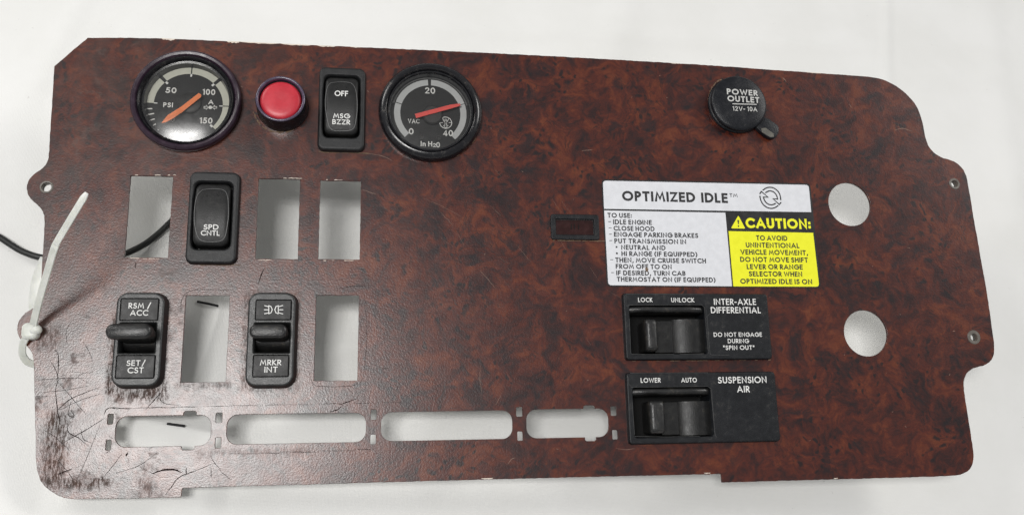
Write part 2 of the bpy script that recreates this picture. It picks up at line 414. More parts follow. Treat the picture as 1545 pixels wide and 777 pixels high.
# the panel rests on its instruments, so the cloth lies deeper under its top edge than under its lower left corner
_A = [(W(*p, z), z) for p, z in (((280, 100), -.0540), ((150, 750), -.0105), ((1300, 720), -.0300))]
PA, PB, PCc = np.linalg.solve(np.array([[p.x, p.y, 1.0] for p, z in _A]), np.array([z for p, z in _A]))
def plane_z(x, y): return PA * x + PB * y + PCc
def wcloth(px_, py_, up=0.0):
    p = W(px_, py_, CLOTH_Z)
    for _ in range(8): p = W(px_, py_, plane_z(p.x, p.y) + up)
    return p
def cw(px_, py_):
    p = wcloth(px_, py_); return np.array([p.x, p.y])
def cloth_height(X, Y):
    Z = np.zeros_like(X)
    def seg(a, b):
        a, b = cw(*a), cw(*b); d = b - a; L = np.hypot(*d); d = d / L
        t = ((X - a[0]) * d[0] + (Y - a[1]) * d[1]) / L; s = -(X - a[0]) * d[1] + (Y - a[1]) * d[0]
        return t, s
    def win(t, e=0.25): return np.clip((t + e) / e, 0, 1) ** 2 * np.clip((1 + e - t) / e, 0, 1) ** 2 * (3 - 2 * np.clip((t + e) / e, 0, 1)) * (3 - 2 * np.clip((1 + e - t) / e, 0, 1))
    def ridge(a, b, amp, w, e=0.3, bend=0.0):
        nonlocal Z
        t, s = seg(a, b); s = s - bend * (1 - (2 * t - 1) ** 2)
        Z = Z + amp * np.exp(-(s / w) ** 2) * win(t, e)
    def step(a, b, amp, w, fall, e=0.15, bend=0.0):
        nonlocal Z
        t, s = seg(a, b); s = s - bend * (1 - (2 * t - 1) ** 2)
        Z = Z + amp / (1 + np.exp(-np.clip(s / w, -40, 40))) * np.exp(-np.abs(np.maximum(s, 0)) / fall) * win(t, e)
    def crest(a, b, amp, fn, fp, e=0.2, bend=0.0):
        nonlocal Z
        t, s = seg(a, b); s = s - bend * (1 - (2 * t - 1) ** 2)
        Z = Z + amp * np.where(s < 0, np.exp(np.minimum(s, 0) / fn), np.exp(-np.maximum(s, 0) / fp)) * win(t, e)
    # soft folds along the top and the sides of the picture
    ridge((150, -60), (60, 120), 0.0016, 0.007); ridge((90, -40), (20, 160), 0.0010, 0.012)
    ridge((300, -60), (330, 60), 0.0012, 0.012); ridge((960, -60), (910, 110), 0.0032, 0.014); ridge((880, -50), (850, 90), 0.0016, 0.020)
    ridge((1335, -60), (1345, 240), 0.0012, 0.0045); ridge((1480, -60), (1525, 260), 0.0022, 0.012); ridge((1520, 300), (1500, 700), 0.0018, 0.016)
    ridge((560, -40), (1320, 10), 0.0016, 0.020); ridge((640, 40), (1240, 66), 0.0010, 0.007)
    ridge((-40, 600), (30, 820), 0.0014, 0.012); ridge((200, 800), (1100, 770), 0.0010, 0.012); ridge((1100, 770), (1400, 735), 0.0010, 0.010)
    ridge((20, 150), (40, 330), 0.0008, 0.010)
    # folds seen through the openings
    crest((330, 655), (150, 621), 0.0075, 0.0075, 0.040, 0.25)
    crest((335, 452), (283, 590), 0.0035, 0.010, 0.0045, 0.25, 0.002)
    ridge((330, 330), (620, 338), 0.0036, 0.010); ridge((240, 500), (560, 515), 0.0028, 0.012); ridge((420, 540), (560, 520), 0.0018, 0.006)
    ridge((190, 300), (270, 400), 0.0020, 0.010); ridge((340, 650), (780, 640), 0.0016, 0.008)
    Z = Z + 0.0007 * np.sin(X * 31 + 2 * np.sin(Y * 17)) * np.sin(Y * 27 + 1.5 * np.sin(X * 13))
    return Z
def axis(lo, hi, fine, ext):
    a = list(np.arange(lo, hi, fine)); st = fine; x = lo; L = []
    while x > lo - ext: st *= 1.25; x -= st; L.append(x)
    st = fine; x = a[-1]; Rr = []
    while x < hi + ext: st *= 1.25; x += st; Rr.append(x)
    return np.array(L[::-1] + a + Rr)
p0, p1, p2, p3 = cw(-60, -60), cw(1605, -60), cw(1605, 840), cw(-60, 840)
xs = axis(min(p0[0], p3[0]), max(p1[0], p2[0]), 0.0011, 1.4)
ys = axis(min(p2[1], p3[1]), max(p0[1], p1[1]), 0.0011, 1.2)
X, Y = np.meshgrid(xs, ys)
Z = plane_z(X, Y) - 0.002 + cloth_height(X, Y)
nx, ny = len(xs), len(ys)
V = np.stack([X, Y, Z], -1).reshape(-1, 3).astype(np.float32)
idx = np.arange(nx * ny).reshape(ny, nx)
F = np.stack([idx[:-1, :-1], idx[:-1, 1:], idx[1:, 1:], idx[1:, :-1]], -1).reshape(-1, 4)
me = bpy.data.meshes.new('cloth_surface')
me.vertices.add(len(V)); me.vertices.foreach_set('co', V.ravel())
me.loops.add(F.size); me.loops.foreach_set('vertex_index', F.ravel().astype(np.int32))
me.polygons.add(len(F)); me.polygons.foreach_set('loop_start', np.arange(0, F.size, 4, dtype=np.int32)); me.polygons.foreach_set('loop_total', np.full(len(F), 4, dtype=np.int32))
me.update(calc_edges=True); me.polygons.foreach_set('use_smooth', [True] * len(F)); me.materials.append(MAT['white_cloth'])
cl = link(bpy.data.objects.new('ground', me)); cl['kind'] = 'structure'; cl['label'] = 'white cotton cloth spread flat under the panel with soft folds'

# ------------------------------------------------------------------ the burl panel
g = G('burl_vinyl')
PC = W(772, 400)
co = g.n('ShaderNodeVectorMath', {0: g.coord(), 1: (PC.x, PC.y, 0)}, operation='ADD').outputs[0]   # object space of the panel, counted from the world origin
wv = g.noise(co, 38, 3, 0.55)
sep = g.n('ShaderNodeVectorMath', {0: wv.outputs['Color'], 1: (0.5, 0.5, 0.5)}, operation='SUBTRACT').outputs[0]
wsc = g.n('ShaderNodeVectorMath', {0: sep, 'Scale': 0.030}, operation='SCALE').outputs[0]
wco = g.n('ShaderNodeVectorMath', {0: co, 1: wsc}, operation='ADD').outputs[0]
big = g.noise(wco, 70, 6, 0.62, 0.45).outputs[0]
mid = g.noise(wco, 240, 5, 0.68, 0.3).outputs[0]
tone = g.math('ADD', g.math('MULTIPLY', big, 0.62), g.math('MULTIPLY', mid, 0.38))
colr = g.ramp(tone, [(0.36, (0.0135, 0.0052, 0.0062)), (0.44, (0.036, 0.0082, 0.0064)), (0.52, (0.074, 0.0132, 0.0066)), (0.60, (0.118, 0.0248, 0.0085)), (0.74, (0.160, 0.044, 0.0145))])
# fine dark veins that follow the figure
vein = g.math('ABSOLUTE', g.math('SUBTRACT', g.noise(wco, 56, 4, 0.5, 1.6).outputs[0], 0.5))
vf = g.math('MULTIPLY', g.mr(vein, 0.0, 0.022, 0.6, 0.0), g.mr(g.noise(co, 30, 2).outputs[0], .42, .58))
colr = g.mix(vf, colr, (0.012, 0.005, 0.005))
# clustered eyes of the burl
vo = g.n('ShaderNodeTexVoronoi', {'Vector': wco, 'Scale': 230.0, 'Randomness': 1.0}, feature='F1').outputs['Distance']
vo = g.math('ADD', vo, g.math('MULTIPLY', g.math('SUBTRACT', g.noise(co, 420, 4, .65).outputs[0], .5), 0.55))
ef = g.math('MULTIPLY', g.mr(vo, 0.16, 0.40, 0.90, 0.0), g.mr(g.noise(co, 42, 3, .6).outputs[0], 0.47, 0.56))
colr = g.mix(ef, colr, (0.0095, 0.0055, 0.0065))
vb = g.n('ShaderNodeTexVoronoi', {'Vector': wco, 'Scale': 90.0, 'Randomness': 1.0}, feature='F1').outputs['Distance']
vb = g.math('ADD', vb, g.math('MULTIPLY', g.math('SUBTRACT', mid, .5), 0.9))
bf = g.math('MULTIPLY', g.mr(vb, 0.12, 0.42, 0.68, 0.0), g.mr(g.noise(co, 26, 2, .6).outputs[0], 0.44, 0.56))
colr = g.mix(bf, colr, (0.014, 0.0075, 0.009))
fine = g.noise(co, 1100, 3, 0.7).outputs[0]
colr = g.mix(g.mr(fine, .3, .7, 0, .35), colr, g.mix(1.0, colr, (0.45, 0.45, 0.45), 'MULTIPLY'))
# paler colour mixed in toward the left end, brown grime round the switches and in the corner
sx = g.n('ShaderNodeSeparateXYZ', {0: co}); PX, PY = sx.outputs[0], sx.outputs[1]
rag = g.math('MULTIPLY', g.math('SUBTRACT', g.noise(co, 330, 5, 0.7).outputs[0], 0.5), 0.007)
streak = g.mr(g.noise(g.n('ShaderNodeMapping', {'Vector': co, 'Scale': (1.5, 0.40, 1.0)}).outputs[0], 800, 6, 0.75).outputs[0], 0.44, 0.58, 0.0, 0.78)
def boxmask(R_, inner, outer):
    cx, cy, w, h = R_
    dx = g.math('MAXIMUM', g.math('SUBTRACT', g.math('ABSOLUTE', g.math('SUBTRACT', PX, cx)), w / 2), 0.0)
    dy = g.math('MAXIMUM', g.math('SUBTRACT', g.math('ABSOLUTE', g.math('SUBTRACT', PY, cy)), h / 2), 0.0)
    d = g.math('ADD', g.math('SQRT', g.math('ADD', g.math('MULTIPLY', dx, dx), g.math('MULTIPLY', dy, dy))), rag)
    f = g.mr(d, inner - .0008, outer + .0016, 1.0, 0.0)
    return g.math('MULTIPLY', f, g.math('ADD', streak, g.math('MULTIPLY', f, 0.15)), clamp=True)
def addm(a, b): return g.math('MAXIMUM', a, b)
grime = g.math('MULTIPLY', boxmask(rect((174, 478), (214, 478), (206, 590), (163, 587), 0), 0.0005, 0.0010), 0.85)
for q, k, e in (((rect((372, 443), (452, 443), (446, 586), (366, 584), 0)), 0.45, 0.0010), (rect((180, 575), (246, 575), (240, 597), (176, 597), 0), 0.9, 0.003),
             (rect((68, 630), (84, 630), (96, 728), (80, 728), 0), 0.85, 0.0035), (rect((84, 725), (160, 727), (160, 731), (84, 731), 0), 0.85, 0.0016),
             (rect((60, 500), (84, 500), (84, 520), (60, 520), 0), 0.6, 0.003), (rect((215, 728), (226, 728), (226, 742), (215, 742), 0), 0.5, 0.0025),
             (rect((335, 681), (470, 679), (470, 682), (335, 684), 0), 0.2, 0.0010), (rect((300, 681), (330, 682), (330, 684), (300, 684), 0), 0.2, 0.0012),
             (rect((445, 452), (450, 452), (445, 575), (440, 575), 0), 0.5, 0.0010), (rect((270, 578), (345, 579), (345, 582), (270, 581), 0), 0.35, 0.0012)):
    grime = addm(grime, g.math('MULTIPLY', boxmask(q, 0.0002, e), k))
blot = g.math('MULTIPLY', g.mr(g.noise(co, 95, 6, 0.7).outputs[0], 0.56, 0.72, 0, 0.5), g.mr(PX, W(420, 650).x, W(120, 650).x))
grime = g.math('MINIMUM', addm(grime, blot), 1.0)
colr = g.mix(grime, colr, (0.040, 0.027, 0.019))
left_pale = g.mr(PX, W(600, 500).x, W(150, 500).x, 0, 1)
colr = g.mix(g.math('MULTIPLY', left_pale, g.mr(g.noise(co, 60, 5, .6).outputs[0], .35, .7, .05, .30)), colr, (0.11, 0.066, 0.052))
peb = g.noise(co, 980, 1, 0.5).outputs[0]
lea = g.noise(co, 1700, 0, 0.5).outputs[0]
ht = g.math('ADD', g.math('MULTIPLY', peb, 0.8), g.math('MULTIPLY', lea, 0.6))
scl = g.noise(g.n('ShaderNodeMapping', {'Vector': co, 'Scale': (0.6, 1.0, 1.0)}).outputs[0], 2000, 2, 0.6).outputs[0]
ht = g.math('ADD', ht, g.math('MULTIPLY', scl, g.math('MULTIPLY', left_pale, 0.0)))
nb = g.bump(ht, 0.21, 0.00020)
und = g.bump(g.noise(co, 70, 3).outputs[0], 0.02, 0.0010, nb)
rough = g.math('ADD', g.mr(g.noise(co, 200, 4, .6).outputs[0], .3, .7, 0.275, 0.305), g.math('MULTIPLY', grime, 0.35))
spec = g.math('SUBTRACT', 0.62, g.math('MULTIPLY', grime, 0.50))
g.bsdf(Base_Color=colr, Roughness=rough, Specular_IOR_Level=spec, Normal=und)

OUT = [ # outline in photo pixels; a third value > 0 marks a sharp corner
 (132.4,57.8,1),(180,57.6),(243,58.6),(300,61),(345,63.2),(390,65),(460,68.2),(560,72.6),(700,78.9),(848.6,86.2),(1019,96),(1090,100.5),(1200,108.5),(1277,114),
 (1315.9,116.5),(1333.9,120.9),(1354.5,131.2),(1375,149.2),(1386.7,167.2),(1392.6,187.8),(1395.7,208.4),(1403.4,226.5),(1418.9,238),(1434.3,241.4),(1447.2,248.3),(1457.5,262.5),
 (1461.8,285.7),(1466,312),(1476,369),(1488.9,441.2),(1494.5,480),(1499.4,515),(1500.2,528),(1498.6,538),(1493.8,545),(1485.4,550.8),(1470.4,553.8),(1458.6,561),(1453.6,573.7),(1454.3,590.4),
 (1460.3,627.3),(1465.3,660.7),(1469,683),(1468.4,697.5),(1462,709.3),(1448.6,716.3),(1413.5,718),(1380,719),(1250,722.5),(1089.5,726.9,1),(1088,714.3,1),(1040,715),(990.3,716.2),(876.7,718.9),(737.9,722.2),(600,726),
 (481.5,729.4),(390,731.6),(276.4,735.2,1),(273.8,737),(272.6,749,1),(210,750.6),(151.5,751.6),(106,752.3),(90.9,747.8),(78.3,741.5),(65.6,731.4),(58,716.2),(55,701),(54.3,665.7),(53.4,628),(52.3,590),
 (52,560),(51.6,545),(49.5,533),(44,524.5),(34.5,515.5),(27.9,506.4),(25.9,495.6),(28.8,483.2),(37,473.2),(47.8,466.5),(57,461),(60.5,452),(62.2,424.6),(64.2,392),(66.2,365),(67.8,335),(67,323),
 (62,314),(53,305.5),(43.2,296.2),(40.2,284),(42.7,273.2),(51.4,262.4),(64.9,254.3),(71.6,246),(74.3,233),(76,200),(78.4,165),(80.4,130),(82.4,100.3,1)]
def finish_outline(pts, it=2, jit=0.00010):
    P = [(W(p[0], p[1]).to_2d(), len(p) > 2) for p in pts]
    for _ in range(it):
        Q = []
        for i in range(len(P)):
            a, c = P[i]; b, d = P[(i + 1) % len(P)]
            if c: Q.append((a, True))
            k0 = 0.0 if c else 0.25; k1 = 1.0 if d else 0.75
            if not c: Q.append((a.lerp(b, k0), False))
            if not d: Q.append((a.lerp(b, k1), False))
        P = Q
    # cut long edges short so that the sawn edge can be slightly uneven
    out = []
    for i in range(len(P)):
        a, b = P[i][0], P[(i + 1) % len(P)][0]; m = max(1, int((b - a).length / 0.0016))
        for k in range(m):
            p = a.lerp(b, k / m)
            if k or not P[i][1]: p = p + Vector((random.uniform(-1, 1), random.uniform(-1, 1))) * jit
            out.append((p.x, p.y))
    return out[::-1]
outline = finish_outline(OUT)
holes = []
def hole_rect(TL, TR, BR, BL, r=0.0003, n=3, jit=0.00009):
    cx, cy, w, h = rect(TL, TR, BR, BL, 0); L = rr(cx, cy, w, h, r, n); out = []
    for i in range(len(L)):
        a, b = Vector(L[i]), Vector(L[(i + 1) % len(L)]); m = max(1, int((b - a).length / 0.0016))
        for k in range(m):
            p = a.lerp(b, k / m); out.append((p.x + random.uniform(-1, 1) * jit, p.y + random.uniform(-1, 1) * jit))
    holes.append(out)
hole_rect((196.8,265.1),(261.6,265.3),(253.7,390.3),(187,388))
hole_rect((389.5,269.5),(453.2,270.2),(449.7,391.9),(384.6,390.5))
hole_rect((482.7,272.2),(545.1,273.2),(543,391.9),(479.7,391.4))
hole_rect((280.3,444.9),(347.8,445.4),(340.5,577.3),(271.6,576.8))
hole_rect((477,445.1),(542.7,444.9),(539.2,574.3),(472.7,574.9))
def oval(xl, xr, yt, yb, tabs=None, r=0.0049):
    """bottom-row opening: xl, xr edges at mid height, yt/yb = (left, right) rows"""
    xm = (xl + xr) / 2; t = (W(xl + 25, yt[0]).y + W(xr - 25, yt[1]).y) / 2; b = (W(xl + 25, yb[0]).y + W(xr - 25, yb[1]).y) / 2
    ym = (yt[0] + yb[0]) / 2; x0 = W(xl, ym).x; x1 = W(xr, (yt[1] + yb[1]) / 2).x
    L = rr((x0 + x1) / 2, (t + b) / 2, x1 - x0, t - b, r, 8)
    if tabs:
        (a0, a1, ta), (b0, b1, tb) = tabs
        ax0, ax1, ay = W(a0, ta).x, W(a1, ta).x, W(a0, ta).y; bx0, bx1, by = W(b0, tb).x, W(b1, tb).x, W(b0, tb).y
        k = 0.0008; q = len(L) // 4
        up = [(ax1, t), (ax1, ay - k), (ax1 - k, ay), (ax0 + k, ay), (ax0, ay - k), (ax0, t)]
        dn = [(bx0, b), (bx0, by + k), (bx0 + k, by), (bx1 - k, by), (bx1, by + k), (bx1, b)]
        L = L[:q] + up + L[q:3 * q] + dn + L[3 * q:]
    holes.append(L)
oval(173.4, 318.6, (627.1, 625.3), (674.6, 672.8), ((276.5, 297.3, 619.5), (272.5, 293.6, 679.2)))
oval(341.4, 552.6, (624.8, 621.6), (671.5, 666.5))
oval(574.3, 773.7, (620.8, 618.4), (665.7, 662.2))
oval(793.9, 918.9, (616.6, 615.7), (661.2, 659.6), ((879.4, 897.8, 610.8), (882.5, 900.5, 665.7)))
for q in (((162.6,624),(172.4,623.3),(170.4,640.3),(160.8,640.6)), ((159.8,662.8),(168.8,662.4),(167.4,679.2),(158.3,679.6)), ((325.8,621.8),(336.4,621.8),(335,637.8),(324.4,638)),
          ((324.8,659),(334.9,658.8),(333.2,676.2),(323,676.2)), ((559.4,617),(569.2,617),(568.2,633.4),(558.4,633.4)), ((558.6,654.8),(568.2,654.6),(567.2,670.6),(558,670.6)),
          ((777.7,613.6),(788.3,613.2),(789.1,628.4),(778.9,628.6)), ((779.8,650.2),(788.9,649.9),(789.6,664.8),(780.6,665)), ((920.4,612.2),(930.2,612),(931.2,627.2),(921.4,627.4)), ((923.1,648),(932.1,647.6),(932.9,663),(924,663.2))):
    hole_rect(*q, r=0.0006, n=2, jit=0.00004)
h1 = circ(1250, 275.5, 1313.6, 341.3, 0); h2 = circ(1273.4, 467.5, 1339.2, 538, 0)
holes += [ci(*h1, 72), ci(*h2, 72)]
# seats for the instruments, switches, cap socket and valve modules, and the screw holes
g1 = circ(197, 82, 362, 231, 0); g2 = circ(574, 100, 727, 242, 0)
holes += [ci(g1[0], g1[1], 0.0228, 48), ci(g2[0], g2[1], 0.0205, 48)]
holes.append(ci(W(424, 161).x, W(424, 161).y, 0.0085, 32))
holes.append(ci(W(1110, 164).x, W(1110, 164).y, 0.0095, 32))
SCREW = [((70.3, 282.6), 0.0022), ((1440, 277.5), 0.0020), ((1469.4, 508.6), 0.0020), ((45, 497.5), 0.0022)]
for p, r in SCREW: holes.append(ci(W(*p).x, W(*p).y, r, 24))
sw = {'off': rect((481.6,102.5),(552,102),(549.2,228),(479.3,225),0.003), 'spd': rect((286.6,259),(362,259.8),(355.9,397.7),(278.9,396),0.003),
      'rsm': rect((176.8,440.3),(248.4,441.5),(241.4,583.5),(165.8,582),0.0055), 'mrk': rect((375.6,440.4),(447.4,441.4),(442,583),(368.6,581.5),0.0055)}
for k, q in sw.items(): holes.append(rr(q[0], q[1], q[2] - .0036, q[3] - .0050, 0.0005, 2))
mod = {'axle': rect((938.9,441.6),(1156.6,444.2),(1165.4,541.2),(945.6,543),0.002), 'susp': rect((943.9,560.6),(1167.8,562.4),(1178.2,666.6),(950.4,668.4),0.002)}
rec = {'axle': rect((949,461),(1063.2,461),(1068,533.5),(953,534),0.002), 'susp': rect((953.5,584),(1071.6,584),(1077.2,658.4),(958.5,659.4),0.002)}
for k, q in rec.items(): holes.append(rr(q[0], q[1], q[2] + 0.0010, q[3] + 0.0010, 0.0005, 2))
dsp = rect((830.6,322.4),(903.4,324.6),(904.2,362.8),(831.8,360.6),0.001)
holes.append(rr(dsp[0], dsp[1], dsp[2] - 0.004, dsp[3] - 0.004, 0.0005, 2))

pc = W(772, 400)
panel = thing('dash_panel', (pc.x, pc.y, -0.003), 'reddish brown burl wood dashboard panel with cut-outs, worn and scratched at its lower left', 'dashboard panel')
sheet([outline] + holes, -0.0012, 0.0, 'faceplate', 'burl_vinyl', panel, bevel=0.00015)
sheet([outline] + holes, -0.0017, -0.00125, 'backing_sheet', 'panel_back', panel)
for i, (p, r) in enumerate(SCREW[:3]):
    c = W(*p); mb = MB(); ro = (0.0030, 0.0031, 0.0036)[i]
    lathe(mb, c.x, c.y, [(r, -0.0035), (r - 0.0002, 0.0), (r, 0.0003), (ro - 0.0003, 0.00035), (ro, 0.0), (ro, -0.0002)], 32)
    mb.build('grommet', 'grommet_metal' if i else 'chip_pale', panel, True) if i else mb.build('grommet', 'grommet_metal', panel, True)

# chips and scratches of the vinyl (tiny, uncountable)
def stuff(o): o['kind'] = 'stuff'; return o
mb = MB()
def chip(x0, x1, y0, y1, depth, z=0.00006, n=10):
    top = [W(x0 + (x1 - x0) * i / n, y0 + (y1 - y0) * i / n - 0.3, z) for i in range(n + 1)]
    bot = [W(x0 + (x1 - x0) * i / n, y0 + (y1 - y0) * i / n + depth * (math.sin(math.pi * i / n) ** 0.5) * random.uniform(0.35, 1.0), z) for i in range(n + 1)]
    for i in range(n): mb.add([top[i], bot[i], bot[i + 1], top[i + 1]], [(0, 1, 2, 3)])
for a in ((243, 264, 58.2, 59.6, 3.4), (342, 362, 62.6, 63.6, 3.0), (360, 420, 63.4, 66.2, 2.2), (424, 470, 66.4, 68.6, 1.8), (478, 506, 69, 70.4, 2.0), (528, 545, 71, 72, 1.2), (726, 744, 721.4, 720.8, 1.9), (1062, 1072, 713.2, 713, 1.2),
          (1258, 1264, 721, 720.8, 1.4), (1010, 1026, 95.2, 96.2, 1.4), (1216, 1240, 109.2, 111, 1.2)):
    chip(*a)
for q in (((390, 269.3), (450, 270)), ((484, 272.2), (545, 273.1)), ((200, 265), (262, 265.2)), ((385, 391.5), (450, 392.6)), ((480, 392.4), (543, 392.6)), ((188, 388.6), (254, 391))):
    (ax, ay), (bx, by) = q; s = 1 if ay > 350 else -1
    for _ in range(5):
        t = random.random(); x = ax + (bx - ax) * t; y = ay + (by - ay) * t; l = random.uniform(2, 8)
        ribbon(mb, px([(x, y + s * 0.5), (x + l / 2, y + s * random.uniform(0.4, 1.5)), (x + l, y + s * 0.5)], 0), random.uniform(0.0001, 0.0003), 0.00006 + 2e-6 * _)
stuff(mb.build('vinyl_chips', 'chip_pale', panel))
dark = MB(); pale = MB(); dirt = MB(); kz = [0]
def inside(poly_, x, y):
    c = False; j = len(poly_) - 1
    for i in range(len(poly_)):
        a, b = poly_[i], poly_[j]
        if (a[1] > y) != (b[1] > y) and x < (b[0] - a[0]) * (y - a[1]) / (b[1] - a[1]) + a[0]: c = not c
        j = i
    return c
HB_ = [(h, min(p[0] for p in h) - 2e-4, max(p[0] for p in h) + 2e-4, min(p[1] for p in h) - 2e-4, max(p[1] for p in h) + 2e-4) for h in holes]
def on_panel(p):
    if not inside(outline, p[0], p[1]): return False
    for h, a, b, c, d in HB_:
        if a < p[0] < b and c < p[1] < d: return False
    return True
def scr(m, pts, w=0.00018, wob=0.5):
    P = smooth_path([(*p, 0) for p in pts], 5); Q = [W(p.x + random.gauss(0, wob * .4), p.y + random.gauss(0, wob * .4)) for p in P]; n = len(Q)
    kz[0] += 1
    run = []
    for p in Q:
        if on_panel(p): run.append(p)
        elif len(run) > 1: break
        else: run = []
    Q = run; n = len(Q)
    if n < 2: return
    ribbon(m, Q, w, 0.00005 + 1.5e-6 * (kz[0] % 30), widths=[0.25 + math.sin(math.pi * (i + .5) / n) * random.uniform(.5, 1) for i in range(n)])
for pts, w in (([(83, 528), (88, 537), (87, 572)], .00035), ([(76, 545), (84, 558), (89, 573)], .0002), ([(85, 573), (110, 602), (130, 625)], .00018), ([(88, 572), (84, 590), (88, 625), (91, 640)], .0003), ([(54, 573), (90, 571), (134, 570)], .00022), ([(54, 598), (74, 598)], .0002),
    ([(60, 592), (100, 588), (132, 582)], .0002), ([(86, 620), (96, 610), (110, 600), (146, 585)], .00035), ([(98, 614), (125, 602), (152, 594)], .0002), ([(107, 606), (103, 625), (112, 628), (107, 618)], .0003), ([(102, 640), (104, 652), (118, 660), (132, 672)], .0003), ([(94, 668), (130, 648), (158, 630)], .0003),
    ([(157, 625), (165, 615), (196, 617)], .0003), ([(151, 640), (135, 680), (117, 722)], .00016), ([(184, 684), (168, 705), (152, 724)], .00022), ([(175, 713), (210, 702), (236, 683)], .00022), ([(250, 745), (258, 735), (270, 720), (300, 708), (322, 698)], .0003), ([(243, 592), (232, 604), (214, 624)], .00035),
    ([(238, 598), (248, 608), (272, 611)], .00022), ([(317, 686), (325, 700), (333, 707)], .0002), ([(330, 708), (348, 723)], .0002), ([(85, 690), (110, 722)], .0002), ([(230, 714), (245, 709), (262, 708), (273, 712)], .0007), ([(191, 678), (192, 684), (190, 687)], .0006), ([(160, 683), (170, 679), (186, 677)], .0003), ([(88, 715), (108, 707)], .0004),
    ([(281, 705), (281, 716)], .0003), ([(318, 705), (319, 720)], .0002), ([(399, 405), (394, 415), (390, 428)], .0004), ([(205, 397), (204, 404)], .0003), ([(512, 435), (530, 432), (552, 431)], .0002), ([(512, 610), (522, 607), (538, 601)], .0004), ([(498, 621), (508, 618), (515, 613)], .0004), ([(576, 557), (584, 555)], .0002),
    ([(122, 650), (126, 662), (138, 668)], .0002), ([(66, 648), (84, 660), (104, 678)], .00018), ([(140, 545), (134, 530), (126, 516)], .00018), ([(108, 484), (100, 500), (102, 520)], .00015)):
    scr(dark, pts, w)
for (x, y, l, a) in [(random.uniform(70, 330), random.uniform(520, 735), random.uniform(6, 34), random.uniform(-.6, .6)) for _ in range(30)]:
    scr(dark, [(x, y), (x + l * .5 * math.cos(a), y + l * .5 * math.sin(a) + random.uniform(-1.5, 1.5)), (x + l * math.cos(a), y + l * math.sin(a))], random.uniform(.00006, .00014))
for x0, x1, y0, y1 in ((170, 600, 616, 606), (168, 322, 615.5, 612.5), (345, 540, 684, 677)):   # long rubbed lines either side of the bottom openings
    x = x0
    while x < x1:
        l = random.uniform(14, 60); y = y0 + (y1 - y0) * (x - x0) / (x1 - x0)
        scr(dark, [(x, y + random.uniform(-.8, .8)), (x + l / 2, y + random.uniform(-.8, .8)), (min(x1, x + l), y)], random.uniform(.00008, .00022)); x += l * random.uniform(.8, 1.5)
# rubbed outline left by switches that were taken out
scr(dark, [(273, 470), (274, 452), (283, 441), (300, 437), (345, 438)], .0002); scr(dark, [(549, 440), (553, 500), (550, 560), (543, 578)], .00012); scr(dark, [(466, 560), (472, 578), (488, 583), (530, 582), (540, 576)], .0002)
for pts, w in (([(724, 408), (735, 420), (748, 436)], .00018), ([(725, 552), (724, 572), (727, 592)], .0002), ([(546, 286), (560, 291), (567, 293)], .00025), ([(662, 318), (674, 330), (684, 342)], .00012), ([(552, 232), (575, 235), (592, 243)], .00022), ([(740, 310), (755, 325)], .0001), ([(780, 370), (800, 395)], .0001),
    ([(108, 312), (118, 308), (132, 302)], .00015), ([(262, 243), (310, 238), (352, 246)], .00012), ([(640, 445), (655, 470)], .0001), ([(1281, 158), (1285, 163)], .0003), ([(1350, 197), (1362, 194), (1376, 199)], .0004), ([(878, 228), (894, 226)], .0003), ([(1181, 118), (1186, 123)], .0004), ([(766, 700), (772, 692), (777, 690)], .00025), ([(748, 610), (756, 596)], .00015),
    ([(930, 676), (945, 678), (958, 676)], .00018), ([(700, 370), (690, 352)], .0001), ([(640, 300), (668, 312), (700, 330)], .0001)):
    scr(pale, pts, w)
for _ in range(60):
    x = random.uniform(90, 1450); y = random.uniform(110, 700); 
    l = random.uniform(1.0, 3.5); a = random.uniform(0, 3.1)
    scr(pale, [(x, y), (x + l * .5 * math.cos(a), y + l * .5 * math.sin(a)), (x + l * math.cos(a), y + l * math.sin(a))], random.uniform(.0001, .0003))
for _ in range(30):
    x = random.uniform(560, 1000); y = random.uniform(250, 600); l = random.uniform(8, 30); a = random.uniform(.5, 1.2)
    scr(pale, [(x, y), (x + l * .5 * math.cos(a), y + l * .5 * math.sin(a) + 1), (x + l * math.cos(a), y + l * math.sin(a))], .00006)
stuff(dark.build('dark_scratches', 'scratch_dark', panel)); stuff(pale.build('pale_scratches', 'scratch_pale', panel))
# residue at the foot of the instruments
for (cx, cy, r), a0, a1 in ((g2, 200, 330), (circ(382, 128, 464, 198.5, 0), 190, 300), (circ(1069.5, 116, 1156, 200.5, 0), 120, 250)):
    for _ in range(46):
        a = math.radians(random.uniform(a0, a1)); q = r + random.uniform(0.0, 0.0006)
        ribbon(dirt, [(cx + q * math.cos(a + t), cy + q * math.sin(a + t)) for t in (0, .02, .045)], random.uniform(.0002, .0006), 0.00008 + 1.5e-6 * (_ % 20))
for (cx, cy, w, h), p in ((sw['off'], .6), (mod['axle'], .5), (dsp, .8), (sw['spd'], .3)):
    for _ in range(int(40 * p)):
        x = cx + random.uniform(-w / 2, w / 2); ribbon(dirt, [(x, cy - h / 2 - .0003), (x + random.uniform(.0005, .003), cy - h / 2 - random.uniform(.0001, .0004))], random.uniform(.0002, .0005), 0.00008 + 1.5e-6 * (_ % 20))
stuff(dirt.build('dirt_residue', 'dirt_tan', panel))

